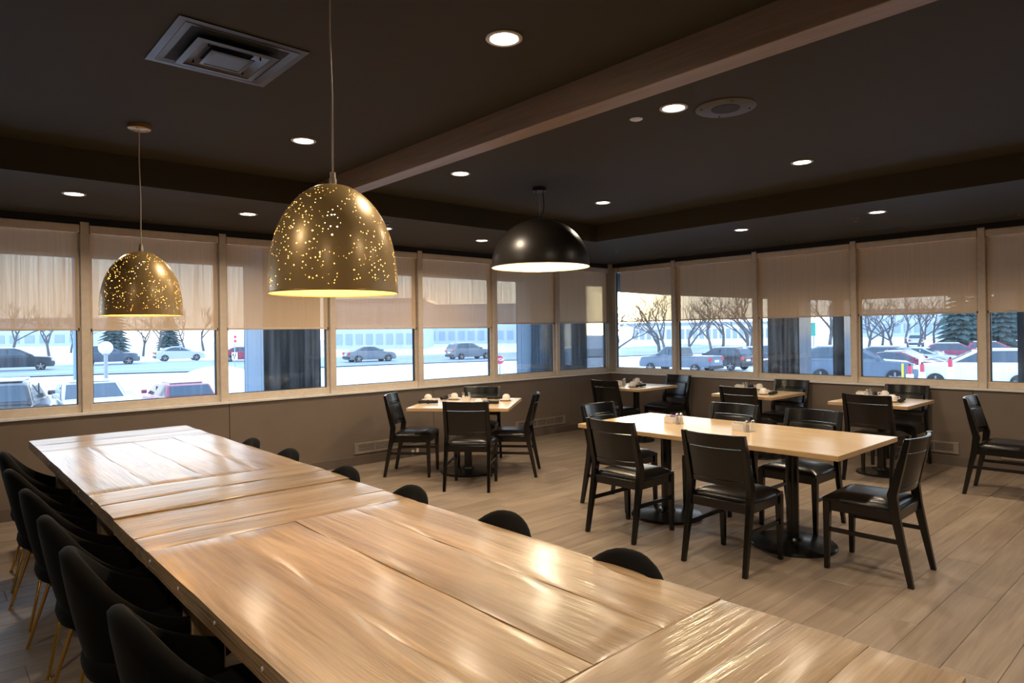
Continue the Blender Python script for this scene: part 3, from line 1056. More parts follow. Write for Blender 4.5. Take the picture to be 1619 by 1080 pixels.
def make_caddy(purple):
    t_ = empty('sugar_caddy')
    mb = MB()
    w_, d_, h_, th = .045, .030, .052, .004
    mb.box(-w_, w_, -d_, d_, 0, .004).box(-w_, w_, -d_, -d_ + th, .004, h_).box(-w_, w_, d_ - th, d_, .004, h_).box(-w_, -w_ + th, -d_ + th, d_ - th, .004, h_).box(w_ - th, w_, -d_ + th, d_ - th, .004, h_)
    mb.build('holder', M['ceramic'], t_, bevel=.0012)
    for k in range(7):
        x = -.034 + k * .0112
        Rm = Matrix.Translation((x, random.uniform(-.003, .003), .028)) @ Matrix.Rotation(random.uniform(-.12, .12), 4, 'Y')
        pm = M['packet_p'] if purple and k in (0, 1, 2) else M['packet']
        MB().box(-.0025, .0025, -.021, .021, -.022, .034 + random.uniform(-.003, .004), Rm).build('packet', pm, t_)
    return t_


protos = {}


def place(kind, px_, py_, deg, label, cat, group):
    if kind not in protos:
        protos[kind] = {'cup': make_cup, 'napkin': make_napkin, 'salt': lambda: make_shaker('salt'), 'pepper': lambda: make_shaker('pepper'), 'caddy': lambda: make_caddy(False), 'caddy_p': lambda: make_caddy(True)}[kind]()
        o = protos[kind]
    else:
        o = dup(protos[kind])
    o.location = on_table(px_, py_)
    o.rotation_euler = (0, 0, math.radians(deg))
    tag(o, label, cat, group)
    return o


G1, G2, G3, G4 = 'upturned coffee cups', 'rolled black napkins', 'salt and pepper shakers', 'sugar caddies'
D1 = 'diagonal square table'
place('cup', 677, 633.5, 200, 'upturned cup behind a napkin at rustic-table corner of diagonal square table', 'cup', G1)
place('cup', 718.5, 631.5, 140, 'upturned cup with visible handle beside sugar caddy on diagonal square table', 'cup', G1)
place('cup', 800.5, 633.5, 20, 'upturned cup alone at outer corner of diagonal square table', 'cup', G1)
place('cup', 757, 641.5, 60, 'upturned white cup on diagonal square table, hidden behind a chair back', 'cup', G1)
place('napkin', 677, 638.5, -44, 'long rolled napkin in front of a cup on diagonal square table', 'napkin', G2)
place('napkin', 704.5, 631.5, 28, 'rolled napkin seen end-on beside handled cup on diagonal square table', 'napkin', G2)
place('napkin', 785, 631.5, -44, 'rolled napkin touching the lone corner cup on diagonal square table', 'napkin', G2)
place('napkin', 773, 639.2, -48, 'rolled black napkin beside chair back at front edge of diagonal square table', 'napkin', G2)
place('caddy', 736.5, 636, -46, 'white sugar caddy on diagonal square table', 'caddy', G4)
place('salt', 732.8, 632.2, 0, 'salt shaker behind the sugar caddy on diagonal square table', 'shaker', G3)
place('pepper', 742.0, 632.2, 0, 'pepper shaker behind the sugar caddy on diagonal square table', 'shaker', G3)
for (nm, cad, sal, pep, c1, c2, n1, n2) in (
        ('small corner table by the round post', (978.5, 609), (987.6, 607.6), (986, 608.8), (1007.5, 605.8), (1000, 611.8), (1013.5, 612.0), None),
        ('middle small wall table', (1168.5, 615.8), (1175.5, 615), (1180, 614.6), (1200.8, 616), (1207, 623.5), (1222.3, 624.2), (1187, 613.9)),
        ('third small wall table by the register', (1362, 627.5), (1371, 627.2), (1376.6, 627.0), (1399, 628.6), (1411, 635.5), (1425.5, 635.6), (1384.5, 626.0))):
    place('caddy', *cad, 80, 'white sugar caddy on the %s' % nm, 'caddy', G4)
    place('salt', *sal, 0, 'salt shaker on the %s' % nm, 'shaker', G3)
    place('pepper', *pep, 0, 'pepper shaker on the %s' % nm, 'shaker', G3)
    place('cup', *c1, 100, 'upturned cup nearer the wall on %s' % nm, 'cup', G1)
    place('cup', *c2, -60, 'upturned cup nearer the room on %s' % nm, 'cup', G1)
    place('napkin', *n1, 8, 'rolled black napkin beside cups on %s' % nm, 'napkin', G2)
    if n2:
        place('napkin', *n2, 20, 'rolled black napkin behind shakers on %s' % nm, 'napkin', G2)
place('caddy_p', 1060.5, 668.6, 92, 'white sugar caddy with purple packets on long light-wood table', 'caddy', G4)
place('pepper', 1071, 670.6, 0, 'pepper shaker beside the purple packets on long light-wood table', 'shaker', G3)
place('salt', 1077.3, 670.2, 0, 'salt shaker beside the purple packets on long light-wood table', 'shaker', G3)
place('caddy', 1169, 680.6, 92, 'white sugar caddy with pale packets at middle of long light-wood table', 'caddy', G4)
place('pepper', 1181.7, 683.2, 0, 'pepper shaker beside the pale sugar caddy on long light-wood table', 'shaker', G3)
place('salt', 1190.3, 682.4, 0, 'salt shaker beside the pale sugar caddy on long light-wood table', 'shaker', G3)

# ------------------------------------------------------------------ ceiling fittings
def lamp(name, kind, loc, energy, col, parent, size=.1, spread=None, rot=None):
    ld = bpy.data.lights.new(name, kind)
    ld.energy = energy
    ld.color = col
    if kind == 'AREA':
        ld.shape = 'DISK'; ld.size = size
        if spread:
            ld.spread = math.radians(spread)
    else:
        ld.shadow_soft_size = size
    lo = bpy.data.objects.new(name, ld)
    C.objects.link(lo)
    lo.location = loc
    lo.parent = parent
    return lo


def downlight():
    t_ = empty('downlight')
    MB().lathe([(.078, 0), (.080, -.004), (.076, -.007), (.064, -.0075), (.060, -.004), (.060, 0)], 32).build('trim_ring', M['lt_trim'], t_, smooth=50)
    MB().lathe([(0, -.003), (.0605, -.003), (.0605, -.001), (0, -.001)], 32).build('lens', M['lens'], t_)
    lamp('downlight_lamp', 'AREA', (0, 0, -.009), DOWNLIGHT_W, (1.0, 0.80, 0.58), t_, .11, 150)
    return t_


DL = downlight()
used = False
spots = []
for px_, py_, g in ((797, 60, 'a'), (480, 222, 'a'), (1065, 170, 'b'), (728, 274, 'b'), (1268, 256, 'c'), (953, 320, 'c')):
    p_ = pz(px_, py_, ZC); spots.append((p_.x, p_.y, ZC, g))
for px_, py_ in ((117, 306), (392, 338), (608.5, 361), (762, 380)):
    p_ = pz(px_, py_, ZS); spots.append((p_.x, p_.y, ZS, 'd'))
for px_, py_ in ((1172, 363), (1387, 335)):
    p_ = pz(px_, py_, ZS); spots.append((p_.x, p_.y, ZS, 'e'))
for x, y, z in ((1.89, .10, ZC), (3.21, .13, ZC), (5.05, .2, ZC), (1.89, -1.95, ZC), (3.21, -1.95, ZC), (-.6, .1, ZC), (-.6, 2.2, ZC), (6.6, .9, ZS)):
    spots.append((x, y, z, 'f'))
LB = dict(a='round lit downlight in the dark ceiling beside the square air vent', b='round lit downlight in the dark ceiling close to the right of the wood beam',
          c='round lit downlight in the dark ceiling near the right soffit edge', d='round lit downlight in the soffit along the left windows',
          e='round lit downlight in the soffit along the right windows', f='round downlight in the ceiling over the room behind')
DLL = ['round lit downlight in the main ceiling between the air vent and the wood beam', 'round lit downlight in the main ceiling behind the large gold pendant, near the soffit', 'round lit downlight in the main ceiling beside the round speaker', 'round lit downlight in the main ceiling between wood beam and black dome pendant', 'round lit downlight in the main ceiling between round speaker and right soffit', 'round lit downlight in the main ceiling between black dome pendant and right soffit', 'round lit downlight in left soffit next to the long slot diffuser', 'round lit downlight in left soffit between the two gold pendants', 'round lit downlight in left soffit half hidden behind the large gold pendant', 'round lit downlight in left soffit next to the black dome pendant', 'round lit downlight in right soffit, the one nearer the round corner post', 'round lit downlight in right soffit, the one beside a sprinkler head']
for i, (x, y, z, g) in enumerate(spots):
    o = DL if i == 0 else dup(DL)
    o.location = (x, y, z)
    tag(o, DLL[i] if i < 12 else LB[g], 'ceiling light', {'a': 'downlights by the vent', 'b': 'downlights right of the beam', 'c': 'downlights near the right soffit', 'd': 'downlights in the left soffit', 'e': 'downlights in the right soffit', 'f': 'downlights behind the camera'}[g])


def shade_profile(R, H, n_=22):
    return [(R * (1 - (i / n_) ** 2.45) ** .52 if i < n_ else .004, H * i / n_) for i in range(n_ + 1)]


def gold_pendant(x, y, zr, label):
    t_ = empty('pendant_lamp', (x, y, zr))
    tag(t_, label, 'pendant lamp', 'pierced gold pendant lamps')
    mb = MB()
    prof = shade_profile(.221, .385, 30)
    prof[-1] = (.010, .385)
    sh_me = mb.lathe(prof, 72)
    me = sh_me.mesh('shade', M['pierced'], 60)
    bm = bmesh.new(); bm.from_mesh(me)
    for f in bm.faces:
        c_ = f.calc_center_median()
        if f.normal.dot(Vector((c_.x, c_.y, .15))) < 0:
            f.normal_flip()
    bm.to_mesh(me); bm.free()
    so = put('shade', me, t_)
    MB().lathe([(.2215, -.002), (.2225, 0), (.2215, .003), (.2195, .003), (.2190, 0), (.2195, -.002)], 72, close=True).build('rim', M['brass'], so, smooth=60)
    MB().lathe([(.0, .380), (.013, .380), (.013, .402), (.010, .408), (.010, .425), (0, .425)], 16).build('cord_grip', M['cord'], t_)
    top = ZC - zr
    MB().tube([(0, 0, .42), (.002, .001, .42 + (top - .42) * .4), (-.003, .002, .42 + (top - .42) * .7), (0, 0, top - .02)], .0035, 8).build('cord', M['cord'], t_, smooth=60)
    cn = MB().lathe([(0, top - .028), (.055, top - .028), (.062, top - .024), (.062, top), (0, top)], 28).build('canopy', M['brass'], t_, smooth=40)
    for a in (0, 2.1, 4.2):
        MB().cyl((.04 * math.cos(a), .04 * math.sin(a), top - .033), (.04 * math.cos(a), .04 * math.sin(a), top - .028), .006, n=8).build('screw', M['gold'], cn)
    MB().lathe([(0, .33), (.02, .33), (.02, .38), (0, .38)], 16).build('socket', M['white_paint'], t_)
    MB().lathe([(0, .205), (.018, .209), (.030, .225), (.034, .245), (.030, .268), (.018, .295), (.014, .33), (0, .33)], 20).build('bulb', M['bulb'], t_, smooth=60)
    lamp('pendant_light', 'POINT', (0, 0, .17), PENDANT_W, (1.0, .76, .45), t_, .03)
    return t_


gold_pendant(.99, 4.41, 1.633, 'pierced gold dome pendant over the far half of rustic table, brass canopy visible')
gold_pendant(1.0866, 2.142, 1.646, 'large pierced gold dome pendant hanging over the middle of the rustic table')

t_ = empty('dome_pendant', (4.075, 4.15, 2.069))
tag(t_, 'big black hemisphere pendant with bright white inside over the open floor', 'pendant lamp')
R_ = .430
prof = [(R_ * math.cos(a * PI / 2 / 24) if a < 24 else .012, .012 + .413 * math.sin(a * PI / 2 / 24)) for a in range(25)]
prof = [(R_ * .998, 0)] + prof
me = MB().lathe(prof, 72).mesh('shade', M['dome'], 60)
bm = bmesh.new(); bm.from_mesh(me)
for f in bm.faces:
    c_ = f.calc_center_median()
    if f.normal.dot(Vector((c_.x, c_.y, .15))) < 0:
        f.normal_flip()
bm.to_mesh(me); bm.free()
so = put('shade', me, t_)
MB().lathe([(.4295, -.002), (.4315, 0), (.4305, .004), (.4285, .004), (.4275, 0), (.4285, -.002)], 72, close=True).build('rim', M['brass'], so, smooth=60)
tp = ZC - 2.069
MB().lathe([(0, .42), (.014, .42), (.014, .45), (.008, .455), (0, .455)], 16).build('stem_collar', M['black_shade'], t_)
MB().tube([(0, 0, .45), (0, 0, tp - .03)], .0022, 8).build('suspension_wire', M['grey_metal'], t_)
MB().tube([(.004, .004, .45), (.025, -.02, .49), (.03, -.025, .55), (.022, -.018, tp - .03)], .0045, 8).build('cord', M['black_cord'], t_, smooth=60)
cn = MB().lathe([(0, tp - .032), (.062, tp - .032), (.062, tp), (0, tp)], 28).build('canopy', M['black_shade'], t_, smooth=40)
for dx, dy in ((-.025, .02), (.025, -.02)):
    MB().cyl((dx, dy, tp - .042), (dx, dy, tp - .030), .007, n=10).build('cable_gland', M['black_shade'], cn)
MB().lathe([(0, .30), (.03, .30), (.03, .42), (0, .42)], 16).build('socket', M['white_paint'], t_)
MB().lathe([(0, .15), (.03, .157), (.05, .18), (.055, .21), (.048, .245), (.03, .275), (.026, .30), (0, .30)], 20).build('bulb', M['bulb_b'], t_, smooth=60)
lamp('pendant_light', 'POINT', (0, 0, .12), 30, (1.0, .84, .60), t_, .06)

# square ceiling vent: three nested sloping frames
vx0, vx1, vy0, vy1 = .775, 1.311, 2.785, 3.335
t_ = empty('air_vent', ((vx0 + vx1) / 2, (vy0 + vy1) / 2, ZC))
tag(t_, 'square metal air diffuser with nested frames in the dark ceiling', 'vent')
def ring_frame(h_out, h_in, z_out, z_in, th=.004):
    V = []
    for h, z in ((h_out, z_out), (h_in, z_in), (h_in, z_in + th), (h_out, z_out + th)):
        V += [(-h, -h, z), (h, -h, z), (h, h, z), (-h, h, z)]
    Fc = []
    for i in range(4):
        for k in range(4):
            j = (i + 1) % 4
            Fc.append((i * 4 + k, i * 4 + (k + 1) % 4, j * 4 + (k + 1) % 4, j * 4 + k))
    return MB().add(V, Fc)
ring_frame(.270, .238, -.006, -.008, .006).build('outer_frame', M['vent'], t_)
ring_frame(.238, .165, -.010, .004, .003).build('louvre', M['vent'], t_)
ring_frame(.172, .145, -.030, -.032, .004).build('middle_frame', M['vent'], t_)
ring_frame(.145, .090, -.030, -.012, .003).build('louvre', M['vent'], t_)
ring_frame(.092, .076, -.036, -.038, .004).build('inner_frame', M['vent'], t_)
MB().add([(-.076, -.076, -.036), (.076, -.076, -.036), (.076, .076, -.036), (-.076, .076, -.036), (0, 0, -.012)], [(0, 1, 4), (1, 2, 4), (2, 3, 4), (3, 0, 4), (3, 2, 1, 0)]).build('centre_plate', M['vent'], t_, smooth=0)
MB().box(-.236, .236, -.236, .236, -.004, -.001).build('backing', M['black_gap'], t_)
for sx, sy in ((1, 1), (-1, -1), (1, -1), (-1, 1)):
    MB().cyl((sx * .11, sy * .11, -.034), (sx * .11, sy * .11, -.003), .004, n=8).build('strut', M['vent'], t_)

p_ = pz(1147, 170, ZC)
t_ = empty('ceiling_speaker', (p_.x, p_.y, ZC))
tag(t_, 'round dark ceiling speaker with mesh centre, right of the beam', 'speaker')
MB().lathe([(0, -.008), (.160, -.008), (.168, -.004), (.168, 0), (0, 0)], 48).build('plate', M['speaker'], t_, smooth=40)
MB().lathe([(0, -.0105), (.078, -.0105), (.080, -.008), (0, -.008)], 36).build('mesh_grille', M['grille'], t_)
for k in range(4):
    a = PI / 4 + k * PI / 2
    MB().cyl((.135 * math.cos(a), .135 * math.sin(a), -.011), (.135 * math.cos(a), .135 * math.sin(a), -.008), .006, n=10).build('screw', M['black_gap'], t_)
p_ = pz(1006, 188, ZC)
t_ = empty('heat_detector', (p_.x, p_.y, ZC))
tag(t_, 'small pale round cover plate in the ceiling between beam and speaker', 'cover')
MB().lathe([(0, -.006), (.034, -.006), (.038, -.003), (.038, 0), (0, 0)], 28).build('disc', M['white_plastic'], t_, smooth=40)
MB().lathe([(.038, -.002), (.042, -.002), (.042, 0), (.038, 0)], 28).build('ring', M['speaker'], t_)
sp = []
for i, (px_, py_, where) in enumerate(((613, 350, 'left soffit, beside a downlight'), (975, 395, 'soffit near the window corner'), (1352, 345, 'right soffit, beside a downlight'))):
    p_ = pz(px_, py_, ZS)
    if not sp:
        t_ = empty('sprinkler_head')
        MB().lathe([(0, -.003), (.036, -.003), (.038, 0), (0, 0)], 20).build('escutcheon', M['speaker'], t_)
        MB().cyl((0, 0, -.028), (0, 0, 0), .008, n=10).build('nozzle', M['chrome'], t_)
        MB().lathe([(0, -.034), (.016, -.034), (.016, -.031), (0, -.031)], 16).build('deflector', M['chrome'], t_)
        sp.append(t_); o = t_
    else:
        o = dup(sp[0])
    o.location = (p_.x, p_.y, ZS)
    tag(o, 'tiny metal sprinkler head in the %s' % where, 'sprinkler', 'sprinkler heads')


def slot(name_label, x0, x1, y0, y1):
    t_ = empty('slot_diffuser', ((x0 + x1) / 2, (y0 + y1) / 2, ZS))
    tag(t_, name_label, 'vent', 'slot diffusers in the soffits')
    hx, hy = (x1 - x0) / 2, (y1 - y0) / 2
    MB().box(-hx, hx, -hy, hy, -.004, 0).build('frame', M['speaker'], t_)
    if hx > hy:
        for s in (-.018, .018):
            MB().box(-hx + .02, hx - .02, s - .008, s + .008, -.0055, -.003).build('slot', M['black_gap'], t_)
    else:
        for s in (-.018, .018):
            MB().box(s - .008, s + .008, -hy + .02, hy - .02, -.0055, -.003).build('slot', M['black_gap'], t_)


slot('long dark slot diffuser in left soffit, over the windows beside the farther gold pendant', -.6, 1.58, 6.62, 6.70)
slot('dark slot diffuser in left soffit, near the black dome pendant', 4.54, 5.75, 6.60, 6.68)
slot('dark slot diffuser in right soffit, near the window corner', 7.76, 7.84, 3.7, 5.6)
slot('dark slot diffuser in right soffit, over the windows by third small table', 7.86, 7.94, 1.45, 2.9)

# ------------------------------------------------------------------ outdoors: building columns and canopy
def column(x0, x1, y0, y1, label, nfx):
    t_ = empty('clad_column', ((x0 + x1) / 2, (y0 + y1) / 2, -1.9))
    tag(t_, label, 'column', 'clad columns under the canopy')
    hx, hy = (x1 - x0) / 2, (y1 - y0) / 2
    H = 4.6
    MB().box(-hx + .02, hx - .02, -hy + .02, hy - .02, 0, H).build('core', M['clad_dark'], t_)
    MB().box(-hx + .0, hx - .0, -hy, -hy + .02, 0, H).build('dark_panel', M['clad_dark'], t_)
    # metal side panels, seams left open
    for sx in (-1, 1):
        xs_ = sx * hx
        cuts = [-hy, -hy + .14 * 2 * hy, hy - .18 * 2 * hy, hy]
        for a, b in zip(cuts, cuts[1:]):
            MB().box(min(xs_, xs_ - sx * .02), max(xs_, xs_ - sx * .02), a + .004, b - .004, 0, H).build('side_panel', M['clad'], t_)
    MB().box(-hx, hx, hy - .02, hy, 0, H).build('rear_panel', M['clad'], t_)
    return t_


column(3.315, 4.096, 8.5, 9.205, 'broad dark column outside left windows, blue-grey metal on its side', 0)
column(8.425, 9.58, 8.5, 9.257, 'broad dark column outside the window corner with blue lit side', 0)
# columns before the right windows: their inner faces look west to the glass
M['clad_navy'] = mat('navy gloss cladding', (0.035, 0.055, 0.085), 0.12)
for (pa, pb, pc_, lab) in ((1214, 1264, 1283, 'dark glossy column outside right windows, reflecting the restaurant'), (1317, 1335, 1349, 'narrow dark column outside right windows, behind a mullion beside the blue suv'), (1609, 1660, 1700, 'dark column outside the last right window, covering the white suv')):
    Xc = 10.0
    va, vb, vc = ray(pa, 555), ray(pb, 555), ray(pc_, 555)
    ya, yb = va.y / va.x * Xc, vb.y / vb.x * Xc
    dep = yb / (vc.y / vc.x) - Xc
    t_ = empty('clad_column', (Xc + dep / 2, (ya + yb) / 2, -1.9))
    tag(t_, lab, 'column', 'clad columns under the canopy')
    hy = (ya - yb) / 2
    MB().box(-dep / 2 + .02, dep / 2, -hy + .02, hy - .02, 0, 4.6).build('core', M['clad_dark'], t_)
    MB().box(-dep / 2, -dep / 2 + .02, -hy, hy, 0, 4.6).build('dark_panel', M['clad_dark'], t_)
    for s in (-1, 1):
        MB().box(-dep / 2 + .02, dep / 2, min(s * hy, s * (hy - .02)), max(s * hy, s * (hy - .02)), 0, 4.6).build('side_panel', M['clad_navy'], t_)
struct(MB().box(X0 - 4, 11.5, 9.0, 9.4, 2.47, 3.6).build('canopy_fascia_left', M['fascia']))
struct(MB().box(X0 - 4, 11.5, YP + .25, 9.0, 2.75, 2.95).build('canopy_soffit_left', M['fascia']))
struct(MB().prism([(Y0 - 4, 1.95), (4.5, 1.95), (5.7, 2.03), (7.4, 2.17), (8.6, 2.29), (9.0, 2.33), (9.0, 3.6), (Y0 - 4, 3.6)], 10.9, 11.3, 'x').build('canopy_fascia_right', M['fascia']))
struct(MB().box(XP + .25, 10.9, Y0 - 4, YP + .2, 2.75, 2.95).build('canopy_soffit_right', M['fascia']))

# ------------------------------------------------------------------ outdoors: ground
def cpt(px_, py_, dep, h=0.0):
    p_ = pd(px_, py_, dep); return (p_.x, p_.y, p_.z - h)


ctrl = [cpt(142, 602, 20, 1.46), cpt(285, 607, 25, 1.48), cpt(14, 604, 19, 1.65),
        cpt(40, 588, 48), cpt(175, 577.5, 58), cpt(280, 567.5, 76), cpt(585, 569, 66), cpt(740, 567, 70),
        cpt(1075, 588, 47), cpt(1140, 588, 48), cpt(1350, 606, 30), cpt(1530, 609, 31), cpt(1420, 590, 42), cpt(1510, 570, 60),
        (2, 9, -1.5), (6, 9, -1.5), (11, 9, -1.5), (10, 4, -1.5), (10, 0, -1.5), (-6, 9, -1.5), (0, 0, -1.6), (5, 3, -1.6), (5, -5, -1.5), (-5, -5, -1.6)]


def gz(x, y):
    sw = sz = 0
    for cx, cy, cz in ctrl:
        d2 = (x - cx) ** 2 + (y - cy) ** 2 + 9
        k_ = 1 / d2 ** 1.6
        sw += k_; sz += k_ * cz
    z = sz / sw
    d = math.hypot(x, y)
    if d > 90:
        z += min(1, (d - 90) / 60) * 1.2
    if -4 < x < 9.6 and -8 < y < 8.2:
        z = min(z, -1.3)
    return z


xs = [-60 + 4 * i for i in range(66)]
V, Fc = [], []
for y in xs:
    for x in xs:
        V.append((x, y, gz(x, y)))
W_ = len(xs)
for j in range(W_ - 1):
    for i in range(W_ - 1):
        Fc.append((j * W_ + i, j * W_ + i + 1, (j + 1) * W_ + i + 1, (j + 1) * W_ + i))
struct(MB().add(V, Fc).build('ground', M['snow'], smooth=180))


def strip(name, pts, wd, mat_, lift):
    V, Fc = [], []
    P_ = []
    for (ax, ay), (bx_, by_) in zip(pts, pts[1:]):
        n_ = max(2, int(math.hypot(bx_ - ax, by_ - ay) / 3))
        for i in range(n_):
            P_.append(Vector((ax + (bx_ - ax) * i / n_, ay + (by_ - ay) * i / n_)))
    P_.append(Vector(pts[-1]))
    nw = max(2, int(wd / 3))
    for i, p_ in enumerate(P_):
        d = (P_[min(i + 1, len(P_) - 1)] - P_[max(i - 1, 0)]).normalized()
        nn = Vector((-d.y, d.x))
        for k in range(nw + 1):
            q = p_ + nn * (wd * (k / nw - .5))
            V.append((q.x, q.y, gz(q.x, q.y) + lift))
    for i in range(len(P_) - 1):
        for k in range(nw):
            Fc.append((i * (nw + 1) + k, i * (nw + 1) + k + 1, (i + 1) * (nw + 1) + k + 1, (i + 1) * (nw + 1) + k))
    return struct(MB().add(V, Fc).build(name, mat_, smooth=180))


a_, b_ = pd(40, 588, 50), pd(585, 569, 66)
d_ = Vector((b_.x - a_.x, b_.y - a_.y)).normalized()
strip('road', [(a_.x - d_.x * 50, a_.y - d_.y * 50), (a_.x, a_.y), (b_.x, b_.y), (b_.x + d_.x * 60, b_.y + d_.y * 60)], 20, M['road'], .07)

# ------------------------------------------------------------------ cars
def car(kind, paint, label, loc, deg, scale=1.0, snow=True):
    t_ = empty('parked_car' if 'parked' in label else ('pickup_truck' if kind == 'pickup' else 'car'), loc, math.radians(deg))
    tag(t_, label, 'truck' if kind == 'pickup' else 'car')
    t_.scale = (scale,) * 3
    if kind == 'sedan':
        Ln, Wd, Ht = 4.7, 1.82, 1.46
        body = [(-2.35, .45), (-2.33, .85), (-2.2, 1.0), (-1.75, 1.05), (1.0, 1.0), (1.9, .90), (2.25, .75), (2.35, .50), (2.3, .25), (-2.3, .25)]
        top = [(-1.85, 1.0), (-1.05, 1.40), (-.6, 1.46), (.15, 1.43), (1.15, .97)]
    elif kind == 'hatch':
        Ln, Wd, Ht = 4.2, 1.78, 1.5
        body = [(-2.1, .45), (-2.08, .95), (-1.95, 1.05), (.95, 1.0), (1.7, .90), (2.0, .75), (2.1, .5), (2.05, .25), (-2.05, .25)]
        top = [(-2.0, 1.0), (-1.6, 1.42), (-1.2, 1.5), (.1, 1.47), (1.1, .97)]
    elif kind == 'pickup':
        Ln, Wd, Ht = 5.8, 1.95, 1.85
        body = [(-2.9, .6), (-2.9, 1.22), (-.55, 1.22), (1.35, 1.22), (2.6, 1.12), (2.88, .95), (2.9, .5), (2.8, .4), (-2.85, .45)]
        top = [(-.6, 1.2), (-.5, 1.78), (-.2, 1.85), (.75, 1.83), (1.45, 1.2)]
    else:   # suv
        Ln, Wd, Ht = 4.7, 1.9, 1.7
        body = [(-2.35, .5), (-2.35, 1.0), (-2.25, 1.12), (1.05, 1.1), (2.0, 1.02), (2.3, .85), (2.35, .5), (2.3, .3), (-2.3, .3)]
        top = [(-2.28, 1.1), (-1.95, 1.60), (-1.5, 1.7), (.05, 1.67), (1.15, 1.08)]
    hw = Wd / 2
    # body with rounded plan at both ends
    def loft(poly, wfun):
        n_ = len(poly); V = []
        for s in (-1, -.86, .86, 1):
            for x, z in poly:
                e = 1 - (.10 if abs(s) == 1 else 0)
                sh = 1 - .05 * (abs(x) / (Ln / 2)) ** 6 if abs(s) == 1 else 1
                V.append((x * (sh if abs(s) == 1 else 1), s * wfun(x, z), z if abs(s) < 1 else z - .03 * (z > .8)))
        Fc = []
        for i in range(3):
            for k in range(n_):
                Fc.append((i * n_ + k, i * n_ + (k + 1) % n_, (i + 1) * n_ + (k + 1) % n_, (i + 1) * n_ + k))
        Fc.append(tuple(range(n_))); Fc.append(tuple(3 * n_ + k for k in range(n_)))
        return MB().add(V, Fc)
    zb0 = max(z for _, z in body)
    wf = lambda x, z: hw * (1 - .10 * (abs(x) / (Ln / 2)) ** 4) * (1 - .04 * abs(z - .6))
    bo = loft(body, wf).build('body', paint, t_, bevel=.05, smooth=50)
    wt = lambda x, z: hw * (.955 - .30 * max(0, z - 1.0))
    loft(top, wt).build('cabin', paint, t_, bevel=.04, smooth=50)
    # side glass
    def inset(poly, f):
        cx = sum(p_[0] for p_ in poly) / len(poly); cz = sum(p_[1] for p_ in poly) / len(poly)
        return [(cx + (x - cx) * f, cz + (z - cz) * f + .01) for x, z in poly]
    gl_ = inset(top, .80)
    for s in (-1, 1):
        V = [(x, s * (wt(x, z) + .006), z) for x, z in gl_]
        V2 = [(x, s * (wt(x, z) - .03), z) for x, z in gl_]
        n_ = len(gl_)
        MB().add(V + V2, [tuple(range(n_)), tuple(range(2 * n_ - 1, n_ - 1, -1))] + [(i, (i + 1) % n_, n_ + (i + 1) % n_, n_ + i) for i in range(n_)]).build('side_window', M['car_glass'], t_, smooth=0)
        midx = (top[1][0] + top[-1][0]) / 2 - .1
        MB().box(midx - .035, midx + .035, min(s * wt(0, 1.3), s * (wt(0, 1.3) + .03)), max(s * wt(0, 1.3), s * (wt(0, 1.3) + .03)), zb0 - .02, Ht - .13).build('door_pillar', paint, t_)
        mxp = top[-1][0] - .32
        MB().box(mxp - .07, mxp + .07, min(s * (hw - .03), s * (hw + .16)), max(s * (hw - .03), s * (hw + .16)), zb0 - .0, zb0 + .14).build('wing_mirror', paint, t_, bevel=.03)
    # windshield and rear glass
    def slab(pa, pb, f0, f1, out_):
        (xa, za), (xb, zb_) = pa, pb
        d = Vector((xb - xa, 0, zb_ - za)); nn = Vector((-d.z, 0, d.x)).normalized() * out_
        if nn.z < 0:
            nn = -nn
        V = []
        for f_ in (f0, f1):
            x, z = xa + d.x * f_, za + d.z * f_
            for s in (-1, 1):
                for o_ in (-.02, .014):
                    V.append((x + nn.x * o_, s * (wt(x, z) - .10), z + nn.z * o_))
        return MB().add(V, [(0, 1, 3, 2), (4, 6, 7, 5), (0, 4, 5, 1), (2, 3, 7, 6), (1, 5, 7, 3), (0, 2, 6, 4)])
    slab(top[-1], top[-2], .1, .92, 1).build('windshield', M['car_glass'], t_, smooth=0)
    slab(top[0], top[1], .18, .95, 1).build('rear_window', M['car_glass'], t_, smooth=0)
    # lamps
    xr, xf = body[1][0], body[-4 if kind != 'pickup' else 5][0]
    for s in (-1, 1):
        yy = s * (hw - .26)
        MB().box(-Ln / 2 - .012, -Ln / 2 + .10, yy - .17, yy + .17, zb0 - .32, zb0 - .10).build('tail_lamp', M['red_light'], t_, bevel=.02)
        MB().box(Ln / 2 - .22, Ln / 2 - .02, yy - .18, yy + .18, zb0 - .40, zb0 - .24).build('head_lamp', M['head_light'], t_, bevel=.02)
    MB().box(-Ln / 2 - .015, -Ln / 2 + .03, -.26, .26, zb0 - .42, zb0 - .28).build('number_plate', M['white_paint'], t_)
    MB().box(Ln / 2 - .06, Ln / 2 + .01, -.45, .45, .42, .62).build('grille', M['dark_paint'], t_)
    MB().box(-Ln / 2 - .03, -Ln / 2 + .1, -hw + .12, hw - .12, .36, .56).build('rear_bumper', M['dark_paint'], t_, bevel=.03)
    for sx in (-1, 1):
        for s in (-1, 1):
            wx = sx * Ln * .31
            wh = MB().cyl((wx, s * (hw - .20), .34), (wx, s * (hw + .005), .34), .34, n=22).build('wheel', M['tyre'], t_, bevel=.03)
            hb = MB().cyl((wx, s * (hw - .02), .34), (wx, s * (hw + .012), .34), .07, n=12)
            for k in range(5):
                a = k * 2 * PI / 5
                Rm = Matrix.Translation((wx, s * (hw + .008), .34)) @ Matrix.Rotation(a, 4, 'Y')
                hb.box(-.035, .035, -.006, .006, .03, .235, Rm)
            hb.build('rim', M['rim'], wh)
    if snow:
        MB().box(top[1][0] + .3, top[-2][0] - .1, -hw * .62, hw * .62, Ht - .01, Ht + .035).build('snow_cap', M['snow'], t_, bevel=.02)
    return t_


